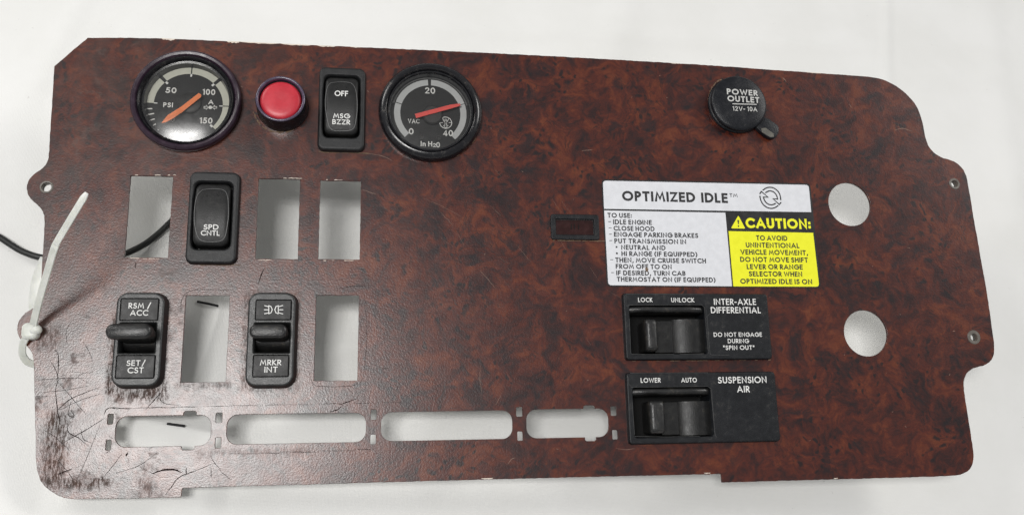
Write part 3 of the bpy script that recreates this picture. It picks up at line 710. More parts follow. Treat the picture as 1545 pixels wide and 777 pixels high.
# ------------------------------------------------------------------ air pressure gauge (upper left)
def lettering(parent, mat, h, items, name='lettering', **kw):
    mb = MB()
    for it in items:
        s, x0, x1, ym, cap = it[:5]; o = dict(kw); o.update(it[5] if len(it) > 5 else {})
        text(mb, s, x0, x1, ym, cap, h, **o)
    return mb.build(name, mat, parent)
def sector(mb, cx, cy, r0, r1, a0, a1, z, n=24):
    v = []; f = []
    for i in range(n + 1):
        a = math.radians(a0 + (a1 - a0) * i / n)
        v += [(cx + r0 * math.cos(a), cy + r0 * math.sin(a), z), (cx + r1 * math.cos(a), cy + r1 * math.sin(a), z)]
    for i in range(n): f.append((2 * i, 2 * i + 2, 2 * i + 3, 2 * i + 1) if a1 < a0 else (2 * i, 2 * i + 1, 2 * i + 3, 2 * i + 2))
    mb.add(v, f)
def tick(mb, cx, cy, r0, r1, a, w, z):
    a = math.radians(a); ribbon(mb, [(cx + r0 * math.cos(a), cy + r0 * math.sin(a)), (cx + r1 * math.cos(a), cy + r1 * math.sin(a))], w, z, cap=False)

HB = 0.0050
bx = circ(195.4, 75.6, 363.4, 226.8, HB - 0.001); R1 = bx[2]
air = thing('pressure_gauge', (bx[0], bx[1], 0), 'round black air pressure gauge with purple rim and orange needle', 'gauge')
mb = MB(); cx, cy = bx[:2]
lathe(mb, cx, cy, [(R1 - .0006, -.0002), (R1, .0012), (R1, HB - .0012), (R1 - .0004, HB - .0004), (R1 - .0012, HB), (R1 - .0022, HB - .0003), (R1 - .0028, HB - .0012)], 96)
mb.build('bezel', 'purple_metal', air, True)
mb = MB(); lathe(mb, cx, cy, [(R1 - .0028, HB - .0012), (R1 - .0034, HB - .0004), (R1 - .0040, HB - .0012), (R1 - .0046, HB - .0030), (R1 - .0056, HB - .0032), (R1 - .0062, -.0022)], 96)
mb.build('inner_rim', 'gloss_black', air, True, 60)
ZD = -0.0018
dc = circ(222, 102.2, 346.7, 214.5, ZD); cx, cy = W(284.4, 158.6, ZD).to_2d()
mb = MB(); lathe(mb, bx[0], bx[1], [(R1 - .0055, ZD), (1e-5, ZD)], 96); mb.build('dial', 'dial_black', air)
def angr(x, y, z): p = W(x, y, z); return math.degrees(math.atan2(p.y - cy, p.x - cx)), math.hypot(p.x - cx, p.y - cy)
zp = lambda x, y: (180 + x / 4.57, 65 + y / 4.57)       # pixel read from a 4.57x enlargement
Ro = (angr(*zp(192, 415), ZD)[1] + angr(*zp(762, 430), ZD)[1] + angr(*zp(480, 170), ZD)[1]) / 3
Ri = (angr(*zp(246, 415), ZD)[1] + angr(*zp(720, 430), ZD)[1] + angr(*zp(480, 214), ZD)[1]) / 3
T = [angr(*zp(*q), ZD)[0] for q in ((217, 414), (300, 248), (500, 190), (686, 260), (742, 438), (662, 598))]
mb = MB(); gaps = [(0, 0), (2.6, 2.6), (.9, .9), (2.6, 2.6), (.8, .8), (0, 0)]
for i in range(5): sector(mb, cx, cy, Ri, Ro, T[i] - gaps[i][1], T[i + 1] + gaps[i + 1][0], ZD + .00008)
mb.build('scale_band', 'band_cream', air)
mb = MB()
for i, a in enumerate(T): tick(mb, cx, cy, Ri - (.0014 if i not in (4, 0) else .0016), Ri - .00005 if i < 5 else Ri, a, .0010 if i in (1, 3, 5) else (.0008 if i == 2 else .0005), ZD + .00010)
for q0, q1 in (((190, 455), (228, 455)), ((197, 495), (240, 488)), ((210, 535), (245, 525)), ((236, 568), (252, 560)), ((262, 603), (272, 600))):
    ribbon(mb, px([zp(*q0), zp(*q1)], ZD), .00055, ZD + .00010, cap=False)
mb.build('scale_ticks', 'print_white', air)
lettering(air, 'print_white', ZD + .0001, [("50", *[zp(a, 0)[0] for a in (320, 395)], zp(0, 326)[1], 8.6), ("100", *[zp(a, 0)[0] for a in (576, 662)], zp(0, 338)[1], 9.0), ("150", *[zp(a, 0)[0] for a in (555, 643)], zp(0, 535)[1], 9.0),
    ("PSI", *[zp(a, 0)[0] for a in (303, 370)], zp(0, 427)[1], 7.2), ("A", *[zp(a, 0)[0] for a in (614, 650)], zp(0, 408)[1], 6.8), ("AIR", *[zp(a, 0)[0] for a in (438, 510)], zp(0, 634)[1], 6.6), ("0", *[zp(a, 0)[0] for a in (352, 382)], zp(0, 527)[1], 7.6)], thick=0.20)
mb = MB()  # flow symbol: two arrows pointing at a dot
for s, pts in ((1, [(585, 440), (600, 440), (600, 432), (614, 446), (600, 460), (600, 452), (585, 452)]), (-1, [(672, 440), (657, 440), (657, 432), (643, 446), (657, 460), (657, 452), (672, 452)])):
    ribbon(mb, px([zp(*q) for q in pts], ZD), .00028, ZD + .0001, closed=True)
c = W(*zp(628, 446), ZD); poly(mb, ci(c.x, c.y, .00085, 16), ZD + .0001)
ribbon(mb, px([zp(612, 446), zp(644, 446)], ZD), .0003, ZD + .000105)
mb.build('flow_symbol', 'print_white', air)
mb = MB(); hc = W(*zp(486, 412), ZD + .0012); lathe(mb, hc.x, hc.y, [(.0052, ZD), (.0050, ZD + .0012), (.0044, ZD + .0016), (1e-5, ZD + .0017)], 48); mb.build('needle_hub', 'hub_black', air, True)
def needle(parent, pts, z, name, mat, th=.0006):
    P = px(pts, z); n = len(P); v = [(p.x, p.y, z) for p in P] + [(p.x, p.y, z - th) for p in P]
    if sum(P[i].x * P[(i + 1) % n].y - P[(i + 1) % n].x * P[i].y for i in range(n)) < 0: v = v[:n][::-1] + v[n:][::-1]
    f = [tuple(range(n)), tuple(range(2 * n - 1, n - 1, -1))] + [(i, n + i, n + (i + 1) % n, (i + 1) % n) for i in range(n)]
    return mk(name, v, f, mat, parent)
ZN = ZD + .0030
nd = needle(air, [zp(*q) for q in ((290, 553), (334, 498), (425, 441), (548, 346), (566, 358), (562, 374), (437, 474), (360, 527), (318, 548))], ZN, 'needle', 'needle_orange')
mb = MB(); a, b = W(*zp(296, 549), ZN), W(*zp(428, 462), ZN); d = (b - a).normalized(); s = Vector((-d.y, d.x, 0)) * .0013
mb.add([a, b + s, b + Vector((0, 0, .0006)), b - s], [(0, 2, 1), (0, 3, 2), (1, 2, 3)]); mb.build('needle_ridge', 'needle_orange', nd)
mb = MB(); L = []
Rg = R1 - .0046
for k in range(13):   # domed crystal
    t = k / 12; r = Rg * (1 - t); L.append((max(r, 1e-5), HB - .0026 + .0018 * (1 - (r / Rg) ** 2.6)))
lathe(mb, bx[0], bx[1], L, 96); mb.build('crystal', 'clear_glass', air, True, 80)
mb = MB(); lathe(mb, bx[0], bx[1], [(.0165, -.0490), (.0170, -.0480), (.0170, -.0030), (.0222, -.0020)], 48, cap0=True); mb.build('housing', 'housing_plastic', air, True)

# ------------------------------------------------------------------ vacuum gauge (upper middle)
HB = 0.0055
bx = circ(570.8, 94.8, 727.6, 240.5, HB - .0015); R2 = bx[2]
vac = thing('vacuum_gauge', (bx[0], bx[1], 0), 'round black vacuum gauge with black rim and red needle pointing right', 'gauge')
cx, cy = bx[:2]; mb = MB()
lathe(mb, cx, cy, [(R2 - .0008, -.0002), (R2 + .0002, .0006), (R2 + .0002, HB - .0030), (R2 - .0004, HB - .0014), (R2 - .0016, HB - .0002), (R2 - .0028, HB), (R2 - .0036, HB - .0008), (R2 - .0040, HB - .0022)], 96)
mb.build('bezel', 'gloss_black', vac, True)
mb = MB(); lathe(mb, cx, cy, [(R2 - .0040, HB - .0022), (R2 - .0043, HB - .0016), (R2 - .0050, HB - .0016), (R2 - .0054, HB - .0026), (R2 - .0058, -.0014)], 96); mb.build('inner_rim', 'gloss_black', vac, True, 60)
ZD = -.0010; zp = lambda x, y: (560 + x / 4.711, 85 + y / 4.711)
mb = MB(); lathe(mb, bx[0], bx[1], [(R2 - .0052, ZD), (1e-5, ZD)], 96); mb.build('dial', 'dial_black', vac)
c = W(*zp(421.5, 408), ZD); cx, cy = c.x, c.y
Ro = (angr(*zp(163, 415), ZD)[1] + angr(*zp(680, 425), ZD)[1] + angr(*zp(415, 171), ZD)[1]) / 3; Ri = (angr(*zp(205, 415), ZD)[1] + angr(*zp(638, 425), ZD)[1] + angr(*zp(415, 215), ZD)[1]) / 3
T = [angr(*zp(*q), ZD)[0] for q in ((250, 565), (195, 335), (415, 195), (650, 343), (594, 590))]
T[0] += 360 if T[0] < 0 else 0
mb = MB(); gg = (0, .7, 2.6, .5, 0)
for i in range(4): sector(mb, cx, cy, Ri, Ro, T[i] - gg[i], T[i + 1] + gg[i + 1], ZD + .00008, 30)
mb.build('scale_band', 'band_grey', vac)
mb = MB(); sector(mb, cx, cy, Ro + .0006, Ro + .0022, 165, 15, ZD + .00006, 40); mb.build('glass_reflection_arc', 'line_grey', vac)  # grey arc above the band: the glass reflection, painted onto the dial
lettering(vac, 'print_white', ZD + .0001, [("20", *[zp(a, 0)[0] for a in (383, 455)], zp(0, 244)[1], 9.4), ("VAC", *[zp(a, 0)[0] for a in (262, 343)], zp(0, 461)[1], 7.0), ("0", *[zp(a, 0)[0] for a in (267, 302)], zp(0, 534)[1], 9.4),
    ("40", *[zp(a, 0)[0] for a in (511, 581)], zp(0, 546)[1], 9.4), ("In H", *[zp(a, 0)[0] for a in (352, 434)], zp(0, 622)[1], 8.0, dict(space=.3)), ("2", *[zp(a, 0)[0] for a in (438, 460)], zp(0, 633)[1], 5.6), ("0", *[zp(a, 0)[0] for a in (462, 489)], zp(0, 630)[1], 8.0)], thick=.18)
mb = MB(); e = W(*zp(530, 474), ZD); ez = ZD + .0001
ribbon(mb, ci(e.x, e.y, .00292, 36), .00036, ez, closed=True)
for q in ([(487, 474), (507, 474)], [(553, 474), (573, 474)], [(508, 444), (522, 470)], [(552, 444), (538, 470)]): ribbon(mb, px([zp(*a) for a in q], ZD), .00026, ez + 4e-6)
ribbon(mb, px([zp(*a) for a in ((524, 478), (524, 494), (513, 494), (530, 512), (547, 494), (536, 494), (536, 478))], ZD), .00024, ez + 8e-6, closed=True)
ribbon(mb, px([zp(*a) for a in ((524, 450), (536, 450), (536, 462), (524, 462))], ZD), .00022, ez + 12e-6, closed=True)
mb.build('filter_symbol', 'print_white', vac)
mb = MB(); c = W(*zp(435, 424), ZD); lathe(mb, c.x, c.y, [(.0050, ZD), (.0048, ZD + .0014), (.0042, ZD + .0019), (1e-5, ZD + .0020)], 48); mb.build('needle_hub', 'hub_black', vac, True)
for q in ((360, 578), (480, 583)):
    mb = MB(); c = W(*zp(*q), ZD); lathe(mb, c.x, c.y, [(.0013, ZD), (.0012, ZD + .0005), (.0008, ZD + .0005), (.0006, ZD + .0001), (1e-5, ZD + .0001)], 20); mb.build('dial_screw', 'hub_black', vac, True)
needle(vac, [zp(*q) for q in ((310, 411), (560, 346), (632, 337), (634, 352), (568, 372), (321, 440))], ZD + .0030, 'needle', 'needle_red')
mb = MB(); Rg = R2 - .0054; L = [(max(Rg * (1 - k / 12), 1e-5), HB - .0024 + .0008 * (1 - (1 - k / 12) ** 2)) for k in range(13)]
lathe(mb, bx[0], bx[1], L, 96); mb.build('crystal', 'clear_glass', vac, True, 80)
mb = MB(); lathe(mb, bx[0], bx[1], [(.0165, -.0460), (.0170, -.0450), (.0170, -.0030), (.0200, -.0014)], 48, cap0=True); mb.build('housing', 'housing_plastic', vac, True)

# ------------------------------------------------------------------ red indicator light
HR = 0.0112
b = circ(384.8, 114.5, 460.8, 183.6, HR); R_ = b[2]
red = thing('indicator_light', (b[0], b[1], 0), 'round red indicator light in a raised black collar with purple rim', 'indicator light')
mb = MB(); lathe(mb, b[0], b[1], [(R_ + .0006, -.0002), (R_ + .0008, .0006), (R_ + .0004, .0016), (R_ + .0002, HR - .0012), (R_ - .0001, HR - .0004)], 64); mb.build('collar', 'gloss_black', red, True)
mb = MB(); lathe(mb, b[0], b[1], [(R_ - .0001, HR - .0004), (R_ - .0004, HR), (R_ - .0010, HR), (R_ - .0014, HR - .0005), (R_ - .0014, HR - .0030)], 64); mb.build('rim', 'purple_ring', red, True, 60)
mb = MB(); lathe(mb, b[0], b[1], [(R_ - .0014, HR - .0030), (R_ - .0020, HR - .0030)], 64); mb.build('lens_seat', 'recess_black', red)
lb = circ(391.2, 122.8, 454.6, 180.4, HR - .0015); RL = min(lb[2], R_ - .0018)
mb = MB(); lathe(mb, b[0] - .0000, b[1] - .0003, [(RL, HR - .0034), (RL, HR - .0022), (RL - .0004, HR - .0014), (RL - .0012, HR - .0009), (RL - .0030, HR - .0006), (RL - .0060, HR - .0006), (1e-5, HR - .0007)], 64)
mb.build('lens', 'red_lens', red, True, 60)
mb = MB(); lathe(mb, b[0], b[1], [(.0078, -.0300), (.0080, -.0290), (.0080, HR - .0032)], 32, cap0=True); mb.build('housing', 'housing_plastic', red, True)

# ------------------------------------------------------------------ two rocker switches
def split_long(P, n, k=14):
    out = []; q = n + 1
    for i, p in enumerate(P):
        out.append(p)
        if i in (2 * q - 1, 4 * q - 1):
            b_ = P[(i + 1) % len(P)]
            out += [(p[0] + (b_[0] - p[0]) * j / k, p[1] + (b_[1] - p[1]) * j / k) for j in range(1, k)]
    return out
def rocker_switch(key, label, opening, glyph_items, oval_px, tilt):
    q = sw[key]
    t = thing('rocker_switch', (q[0], q[1], 0), label, 'rocker switch', 'rocker switches')
    op = rect(*opening, 0.003)
    mb = MB(); frame(mb, q, .0032, (op[0], op[1], op[2], op[3]), .0026, -.0001, .0032, .0011, z_in=-.006, slope=.0003); mb.build('bezel', 'frame_plastic', t, True, 50)
    mb = MB(); poly(mb, rr(op[0], op[1], op[2], op[3], .002, 3), -.0055); mb.build('well', 'recess_black', t)
    # the rocker: rounded block whose top arches along its length
    cx_, cy_, w, h = op; w -= .0013; h -= .0022; cy_ += .0003
    def zt(y, k=1.0):
        u = (y - cy_) / (h / 2); return 0.0032 + .0026 * (1 - u * u) * k + tilt * u
    n = 8; L = []
    for d, dz, k in ((0, None, 0), (0, -.0016, 1), (.00015, -.0007, 1), (.0006, -.00015, 1), (.0012, 0.00008, 1), (.0020, .00015, 1), (.0040, .00015, 1), (.0050, .00015, 1)):
        P = split_long(rr(cx_, cy_, w - 2 * d, h - 2 * d * 1.2, max(.0030 - d * .5, .0008), n), n)
        L.append((P, -.005 if dz is None else [zt(p[1]) + dz for p in P]))
    # fill the middle with a grid-like fan of strips so that the arch is kept
    P, Zl = L[-1]; mb = MB(); loft(mb, L, cap1=False)
    half = len(P) // 2; left = [(P[i], Zl[i]) for i in range(n // 2 + 0, n // 2 + half + 1)]; right = [(P[(n // 2 - i) % len(P)], Zl[(n // 2 - i) % len(P)]) for i in range(half + 1)]
    left = [P[i] for i in range(len(P))]
    ys_ = np.linspace(min(p[1] for p in P), max(p[1] for p in P), 25)
    def span(y):
        xs_ = []
        for i in range(len(P)):
            a, b_ = P[i], P[(i + 1) % len(P)]
            if (a[1] - y) * (b_[1] - y) <= 0 and abs(a[1] - b_[1]) > 1e-9: xs_.append(a[0] + (b_[0] - a[0]) * (y - a[1]) / (b_[1] - a[1]))
        return (min(xs_), max(xs_)) if xs_ else (P[0][0], P[0][0])
    v = []
    for y in ys_:
        yy = min(max(y, ys_[0] + 1e-7), ys_[-1] - 1e-7); a, b_ = span(yy); v += [(a, y, zt(y) + .00015), (b_, y, zt(y) + .00015)]
    mb.add(v, [(2 * i, 2 * i + 1, 2 * i + 3, 2 * i + 2) for i in range(len(ys_) - 1)])
    rk = mb.build('rocker', 'plate_plastic', t, True, 40)
    # moulded barrel-shaped outline
    mb = MB(); P = px(oval_px, 0.0056); P = [p for p in P]
    pts = smooth_path([(p.x, p.y, 0) for p in P] + [(P[0].x, P[0].y, 0)], 6)[:-1]
    Lf, Rt = offs(pts, .00013, True); m = len(Lf); v = [(a.x, a.y, zt(a.y) + .00034) for a in Lf] + [(a.x, a.y, zt(a.y) + .00034) for a in Rt]
    mb.add(v, [(i, m + i, m + (i + 1) % m, (i + 1) % m) for i in range(m)]); ro = mb.build('moulded_outline', 'line_grey', rk)
    mb = MB()
    for it in glyph_items: text(mb, *it[:5], 0.0056, thick=.17, gap=.12)
    mb.v = [(a, b_, zt(b_) + .00042 + (c_ - .0056)) for a, b_, c_ in mb.v]
    mb.build('lettering', 'print_white', rk)
    mb = MB(); block(mb, (q[0], q[1], .0145, .0285), .0006, -.022, -.0054, .0003); mb.build('housing', 'housing_plastic', t, True)
    return t
z5 = lambda ox, oy, s: (lambda x, y: (ox + x / s, oy + y / s))
a = z5(470, 90, 5.18); ax = lambda v: 470 + v / 5.18; ay = lambda v: 90 + v / 5.18
rocker_switch('off', 'black rocker switch marked OFF and MSG BZZR', (a(97, 125), a(372, 130), a(378, 615), a(90, 605)),
    [("OFF", ax(181), ax(286), ay(266), 8.8), ("MSG", ax(170), ax(300), ay(441), 6.9), ("BZZR", ax(162), ax(302), ay(485), 6.9)],
    [a(*p) for p in ((150, 176), (230, 168), (310, 180), (345, 240), (358, 350), (350, 450), (325, 535), (240, 550), (150, 535), (118, 440), (108, 330), (122, 220))], -.0002)
a = z5(270, 250, 5.18); ax = lambda v: 270 + v / 5.18; ay = lambda v: 250 + v / 5.18
rocker_switch('spd', 'black rocker switch marked SPD CNTL between two rectangular cut-outs', (a(122, 125), a(420, 130), a(398, 655), a(96, 650)),
    [("SPD", ax(193), ax(311), ay(480), 7.5), ("CNTL", ax(170), ax(318), ay(525), 7.3)],
    [a(*p) for p in ((180, 182), (265, 174), (345, 186), (378, 240), (389, 360), (378, 470), (345, 570), (250, 590), (160, 572), (126, 480), (122, 360), (138, 240))], -.0004)

# ------------------------------------------------------------------ two lever switches
def lever_switch(key, label, recess, up_plate, lo_plate, up_items, lo_items, lever, symbol=None):
    q = sw[key]; H_ = .0055
    t = thing('lever_switch', (q[0], q[1], 0), label, 'lever switch', 'lever switches')
    rc = rect(*recess, H_)
    mb = MB(); frame(mb, q, .0048, rc, .0002, -.0001, H_, .0009, z_in=-.008, slope=.0007); mb.build('bezel', 'lever_frame', t, True, 50)
    mb = MB(); poly(mb, rr(rc[0], rc[1], rc[2], rc[3], .0002, 1), -.0075); mb.build('well', 'recess_black', t)
    for pl_, items in ((up_plate, up_items), (lo_plate, lo_items)):
        pr = rect(*pl_, H_); mb = MB(); frame(mb, (pr[0], pr[1], pr[2] + .0008, pr[3] + .0008), .0008, (pr[0], pr[1], pr[2], pr[3]), .0005, H_ - .0003, H_ + .00012, .0001, n=3)
        gr = mb.build('plate_rim', 'recess_black', t)
        mb = MB(); block(mb, (pr[0], pr[1], pr[2] - .0001, pr[3] - .0001), .0005, H_ - .0002, H_ + .00035, .00015, n=3); p_ = mb.build('label_plate', 'plate_plastic', t, True)
        if items: lettering(p_, 'print_white', H_ + .0004, items, thick=.16, gap=.14)
        if symbol and pl_ is up_plate:
            mb = MB()
            for sp in symbol: ribbon(mb, px(sp, H_), .00036, H_ + .0004 + 4e-6 * symbol.index(sp))
            mb.build('lamp_symbol', 'print_white', p_)
    # paddle: a cross bar with rounded ends standing out of the well, drum below
    lx, ly, lw, lh, z = lever
    mb = MB(); P0 = rr(lx, ly, lw, lh, lh * .48, 8); sec = []
    base = (rc[0], rc[1] + .0008, rc[2] - .0012, lh * 1.25)
    prof = [(0.0, 1.0), (.35, .84), (.62, .80), (.80, .96), (.92, 1.0), (.975, .90), (1.0, .62)]
    for tt, s in prof:
        zz = -.004 + (z + .004) * tt; k = min(1, tt / .8); w = base[2] + (lw - base[2]) * k; cxx = base[0] + (lx - base[0]) * k; cyy = base[1] + (ly - base[1]) * k
        hh_ = lh * (s if tt < .95 else s); ww = w - (0 if tt < .9 else (lh * (1 - s)) * .9)
        sec.append((rr(cxx, cyy, ww, hh_, hh_ * .47, 8), zz))
    loft(mb, sec, cap0=True); lv = mb.build('lever', 'lever_black', t, True, 70)
    mb = MB(); n = 14; v = []; r = rc[3] / 2 - .0006
    for i in range(n + 1):
        a_ = math.pi * i / n; v += [(rc[0] - rc[2] / 2 + .0002, rc[1] + r * math.cos(a_), -.006 + .0075 * math.sin(a_)), (rc[0] + rc[2] / 2 - .0002, rc[1] + r * math.cos(a_), -.006 + .0075 * math.sin(a_))]
    mb.add(v, [(2 * i, 2 * i + 2, 2 * i + 3, 2 * i + 1) for i in range(n)]); mb.build('lever_drum', 'lever_black', t, True)
    mb = MB(); block(mb, (q[0], q[1], .0145, .0285), .0006, -.019, -.0078, .0003); mb.build('housing', 'housing_plastic', t, True)
a = z5(150, 430, 4.571); ax = lambda v: 150 + v / 4.571; ay = lambda v: 430 + v / 4.571
c0 = W(*a(138, 318), .0165); c1 = W(*a(47, 332), .0150).x
lever_switch('rsm', 'black lever switch marked RSM/ACC and SET/CST with its lever sticking out furthest left', (a(146, 264), a(390, 262), a(379, 466), a(130, 466)), (a(152, 94), a(408, 96), a(402, 242), a(142, 242)), (a(122, 486), a(382, 486), a(376, 640), a(112, 640)),
    [("RSM", ax(201), ax(308), ay(142), 8.4), ("/", ax(330), ax(356), ay(142), 9.0), ("ACC", ax(212), ax(336), ay(191), 8.6)], [("SET", ax(187), ax(282), ay(537), 8.4), ("/", ax(292), ax(318), ay(537), 9.0), ("CST", ax(194), ax(304), ay(587), 8.8)],
    (c1 + .0093, c0.y, .0186, .0066, .0175))
a = z5(360, 430, 4.86); ax = lambda v: 360 + v / 4.86; ay = lambda v: 430 + v / 4.86
c0 = W(*a(150, 338), .012); c1 = W(*a(78, 342), .012).x
sym = [[a(*p) for p in s_] for s_ in ([(192, 152), (216, 158)], [(190, 182), (216, 182)], [(192, 211), (216, 206)], [(222, 152), (222, 210)], [(222, 152), (238, 158), (248, 181), (238, 205), (222, 210)],
    [(292, 152), (292, 210)], [(292, 152), (275, 158), (266, 181), (275, 205), (292, 210)], [(300, 158), (324, 151)], [(300, 182), (325, 182)], [(300, 206), (324, 212)])]
lever_switch('mrk', 'black lever switch marked MRKR INT with a white lamp symbol above its lever', (a(118, 282), a(375, 280), a(370, 492), a(112, 494)), (a(131, 110), a(388, 112), a(380, 254), a(124, 252)), (a(113, 514), a(368, 516), a(362, 670), a(103, 668)),
    [], [("MRKR", ax(157), ax(313), ay(567), 8.6), ("INT", ax(189), ax(286), ay(619), 8.8)], (c1 + .0080, c0.y, .0160, .0062, .0130), sym)

# ------------------------------------------------------------------ power outlet cap
cb = W(1110.5, 160, 0)
out_ = thing('outlet_cap', (cb.x, cb.y, 0), 'round black rubber cap with white power outlet lettering and a pull tab', 'outlet cap')
ba = circ(1068.6, 118, 1153, 201, .001); tp = circ(1073, 115.2, 1158, 196, .0055)
mb = MB(); r0, r1 = ba[2], tp[2]
L = []
for r, z, k in ((r0 - .0004, -.0002, 0), (r0, .0004, 0), (r0, .0014, 0), (r0 - .0005, .0019, .2), (r0 - .0014, .0021, .3), (r1 - .0007, .0026, .5), (r1 - .0002, .0034, .8), (r1, .0046, 1), (r1 - .0004, .0053, 1), (r1 - .0012, .0057, 1), (r1 * .6, .0059, 1), (1e-5, .0059, 1)):
    L.append((ci(ba[0] + (tp[0] - ba[0]) * k, ba[1] + (tp[1] - ba[1]) * k, r, 72), z))
loft(mb, L, cap1=False); mb.build('cap', 'rubber_cap', out_, True, 50)
a = z5(1040, 90, 5.975)
def prism(name, mat, parent, P, z0, z1, bev=.0004, smooth=True):
    n = len(P); c = sum((Vector(p[:2]) for p in P), Vector((0, 0))) / n
    if sum(P[i][0] * P[(i + 1) % n][1] - P[(i + 1) % n][0] * P[i][1] for i in range(n)) < 0: P = P[::-1]
    mb = MB(); L = [([tuple(p[:2]) for p in P], z0)]
    for i in range(4):
        t = math.pi / 2 * i / 3; d = bev * (1 - math.cos(t)); Q = []
        for p in P:
            v = Vector(p[:2]) - c; Q.append(tuple(c + v * (1 - d / max(v.length, 1e-5))))
        L.append((Q, z1 - bev + bev * math.sin(t)))
    loft(mb, L, cap0=True); return mb.build(name, mat, parent, smooth, 50)
tabp = smooth_path([(*a(*p), 0) for p in ((588, 590), (640, 520), (690, 525), (770, 570), (806, 612), (800, 672), (765, 708), (715, 700), (640, 645), (588, 590))], 5)[:-1]
tb = prism('pull_tab', 'rubber_cap', out_, [W(p.x, p.y, .0030) for p in tabp], .0006, .0030)
prism('tab_window', 'tab_grime', tb, [W(*a(*p), .0032) for p in ((648, 620), (690, 616), (760, 668), (764, 698), (730, 700), (655, 655))], .0028, .0032, .0001, False)
mb = MB(); zt_ = .0061
rt = -math.radians(1.2)
text(mb, "POWER", *[a(v, 0)[0] for v in (338, 614)], a(0, 288)[1], 8.6, zt_, thick=.22, gap=.17, rot=rt)
text(mb, "OUTLET", *[a(v, 0)[0] for v in (344, 630)], a(0, 351)[1], 8.8, zt_, thick=.22, gap=.15, rot=rt)
ribbon(mb, px([a(390, 401), a(607, 406)], zt_), .0005, zt_, cap=False)
text(mb, "12V", *[a(v, 0)[0] for v in (392, 480)], a(0, 442)[1], 6.8, zt_, thick=.18, gap=.2, rot=rt); text(mb, "-", *[a(v, 0)[0] for v in (486, 504)], a(0, 446)[1], 6.8, zt_, thick=.18)
text(mb, "10A", *[a(v, 0)[0] for v in (524, 612)], a(0, 446)[1], 6.8, zt_, thick=.18, gap=.2, rot=rt)
mb.build('lettering', 'print_dim', out_)
mb = MB(); lathe(mb, cb.x, cb.y, [(.0088, -.0400), (.0090, -.0390), (.0090, .0003)], 40, cap0=True); mb.build('socket', 'housing_plastic', out_, True)

# ------------------------------------------------------------------ small display window
dp = thing('display_module', (dsp[0], dsp[1], 0), 'small rectangular dark red display in a black frame left of the white sticker', 'display')
wn = rect((838.4, 330.4), (896, 331.8), (896.4, 354.8), (838.8, 353.6), .001)
mb = MB(); frame(mb, dsp, .0012, wn, .0002, -.0001, .0013, .0004, z_in=-.0006, n=4); mb.build('bezel', 'module_plastic', dp, True, 50)
mb = MB(); block(mb, (wn[0], wn[1], wn[2] + .0004, wn[3] + .0004), .0002, -.0100, -.0001, .0001, n=2); sc = mb.build('screen', 'screen_dark', dp)
mb = MB(); ribbon(mb, rr(wn[0], wn[1], wn[2] - .0002, wn[3] - .0002, .0001, 1), .00016, .00005, closed=True); mb.build('screen_edge', 'edge_worn', dp)
mb = MB()
for x in (862, 866.5, 873): ribbon(mb, px([(x, 338), (x, 346)], 0), .0004, .0001, cap=False)
mb.build('screen_segments', 'recess_black', sc)

# ------------------------------------------------------------------ instruction sticker
st_ = W(1072, 352)
stk = thing('instruction_sticker', (st_.x, st_.y, 0), 'white, black and yellow instruction sticker with an optimized idle heading and caution box', 'sticker')
def quad(name, mat, TL, TR, BR, BL, z0, z1, rad=(0, 0, 0, 0), parent=stk):
    P = [W(*q) for q in (TL, TR, BR, BL)]; out = []
    for i in range(4):
        p, a0, b0 = P[i].to_2d(), P[i - 1].to_2d(), P[(i + 1) % 4].to_2d(); r = rad[i]
        if r <= 0: out.append(p); continue
        u = p + (a0 - p).normalized() * r; v = p + (b0 - p).normalized() * r
        for k in range(7): t = k / 6; out.append(u * (1 - t) ** 2 + p * 2 * t * (1 - t) + v * t * t)
    out = out[::-1]; mb = MB(); loft(mb, [([tuple(p) for p in out], z0), ([tuple(p) for p in out], z1)]); return mb.build(name, mat, parent)
quad('backing', 'sticker_black', (907.4, 270.8), (1222.0, 277.2), (1238.4, 434.4), (915.6, 432.4), -.0001, .00016, (.0022,) * 4)
hd = quad('heading_field', 'sticker_white', (909.4, 273.0), (1219.8, 279.4), (1223.7, 320.4), (911.2, 315.4), .0001, .00022, (.0018, .0018, 0, 0))
bd = quad('instruction_field', 'sticker_white', (911.4, 317.8), (1094.2, 321.2), (1104.2, 432.0), (917.6, 430.4), .0001, .00022, (0, 0, 0, .0018))
yl = quad('caution_field', 'sticker_yellow', (1099.0, 348.9), (1226.6, 351.5), (1235.8, 432.6), (1106.2, 432.2), .0001, .00022, (0, 0, .0018, 0))
ZI = .00026
mb = MB(); text(mb, "OPTIMIZED IDLE", 938.6, 1097.6, 295.6, 15.2, ZI, thick=.235, gap=.14, space=.5)
text(mb, "TM", 1100.6, 1112.8, 294.8, 5.4, ZI, thick=.16); mb.build('heading_lettering', 'sticker_ink', hd)
mb = MB(); K = dict(thick=.215, gap=.15, space=.34)
for s, x0, x1, y in (("TO USE:", 916.6, 953.2, 324.8), ("IDLE ENGINE", 925.1, 983.3, 334.9), ("CLOSE HOOD", 925.8, 987.4, 344.4), ("ENGAGE PARKING BRAKES", 926.3, 1053.2, 353.6), ("PUT TRANSMISSION IN", 927, 1035.2, 363.4),
    ("NEUTRAL AND", 937.2, 1004.1, 373.1), ("HI RANGE (IF EQUIPPED)", 937.6, 1052, 382.6), ("THEN, MOVE CRUISE SWITCH", 928.4, 1065, 392.2), ("FROM OFF TO ON", 929, 1013.4, 401.8), ("IF DESIRED, TURN CAB", 929.8, 1034.2, 411.6), ("THERMOSTAT ON (IF EQUIPPED)", 930.7, 1079.4, 421.2)):
    text(mb, s, x0, x1, y, 7.4, ZI, **K)
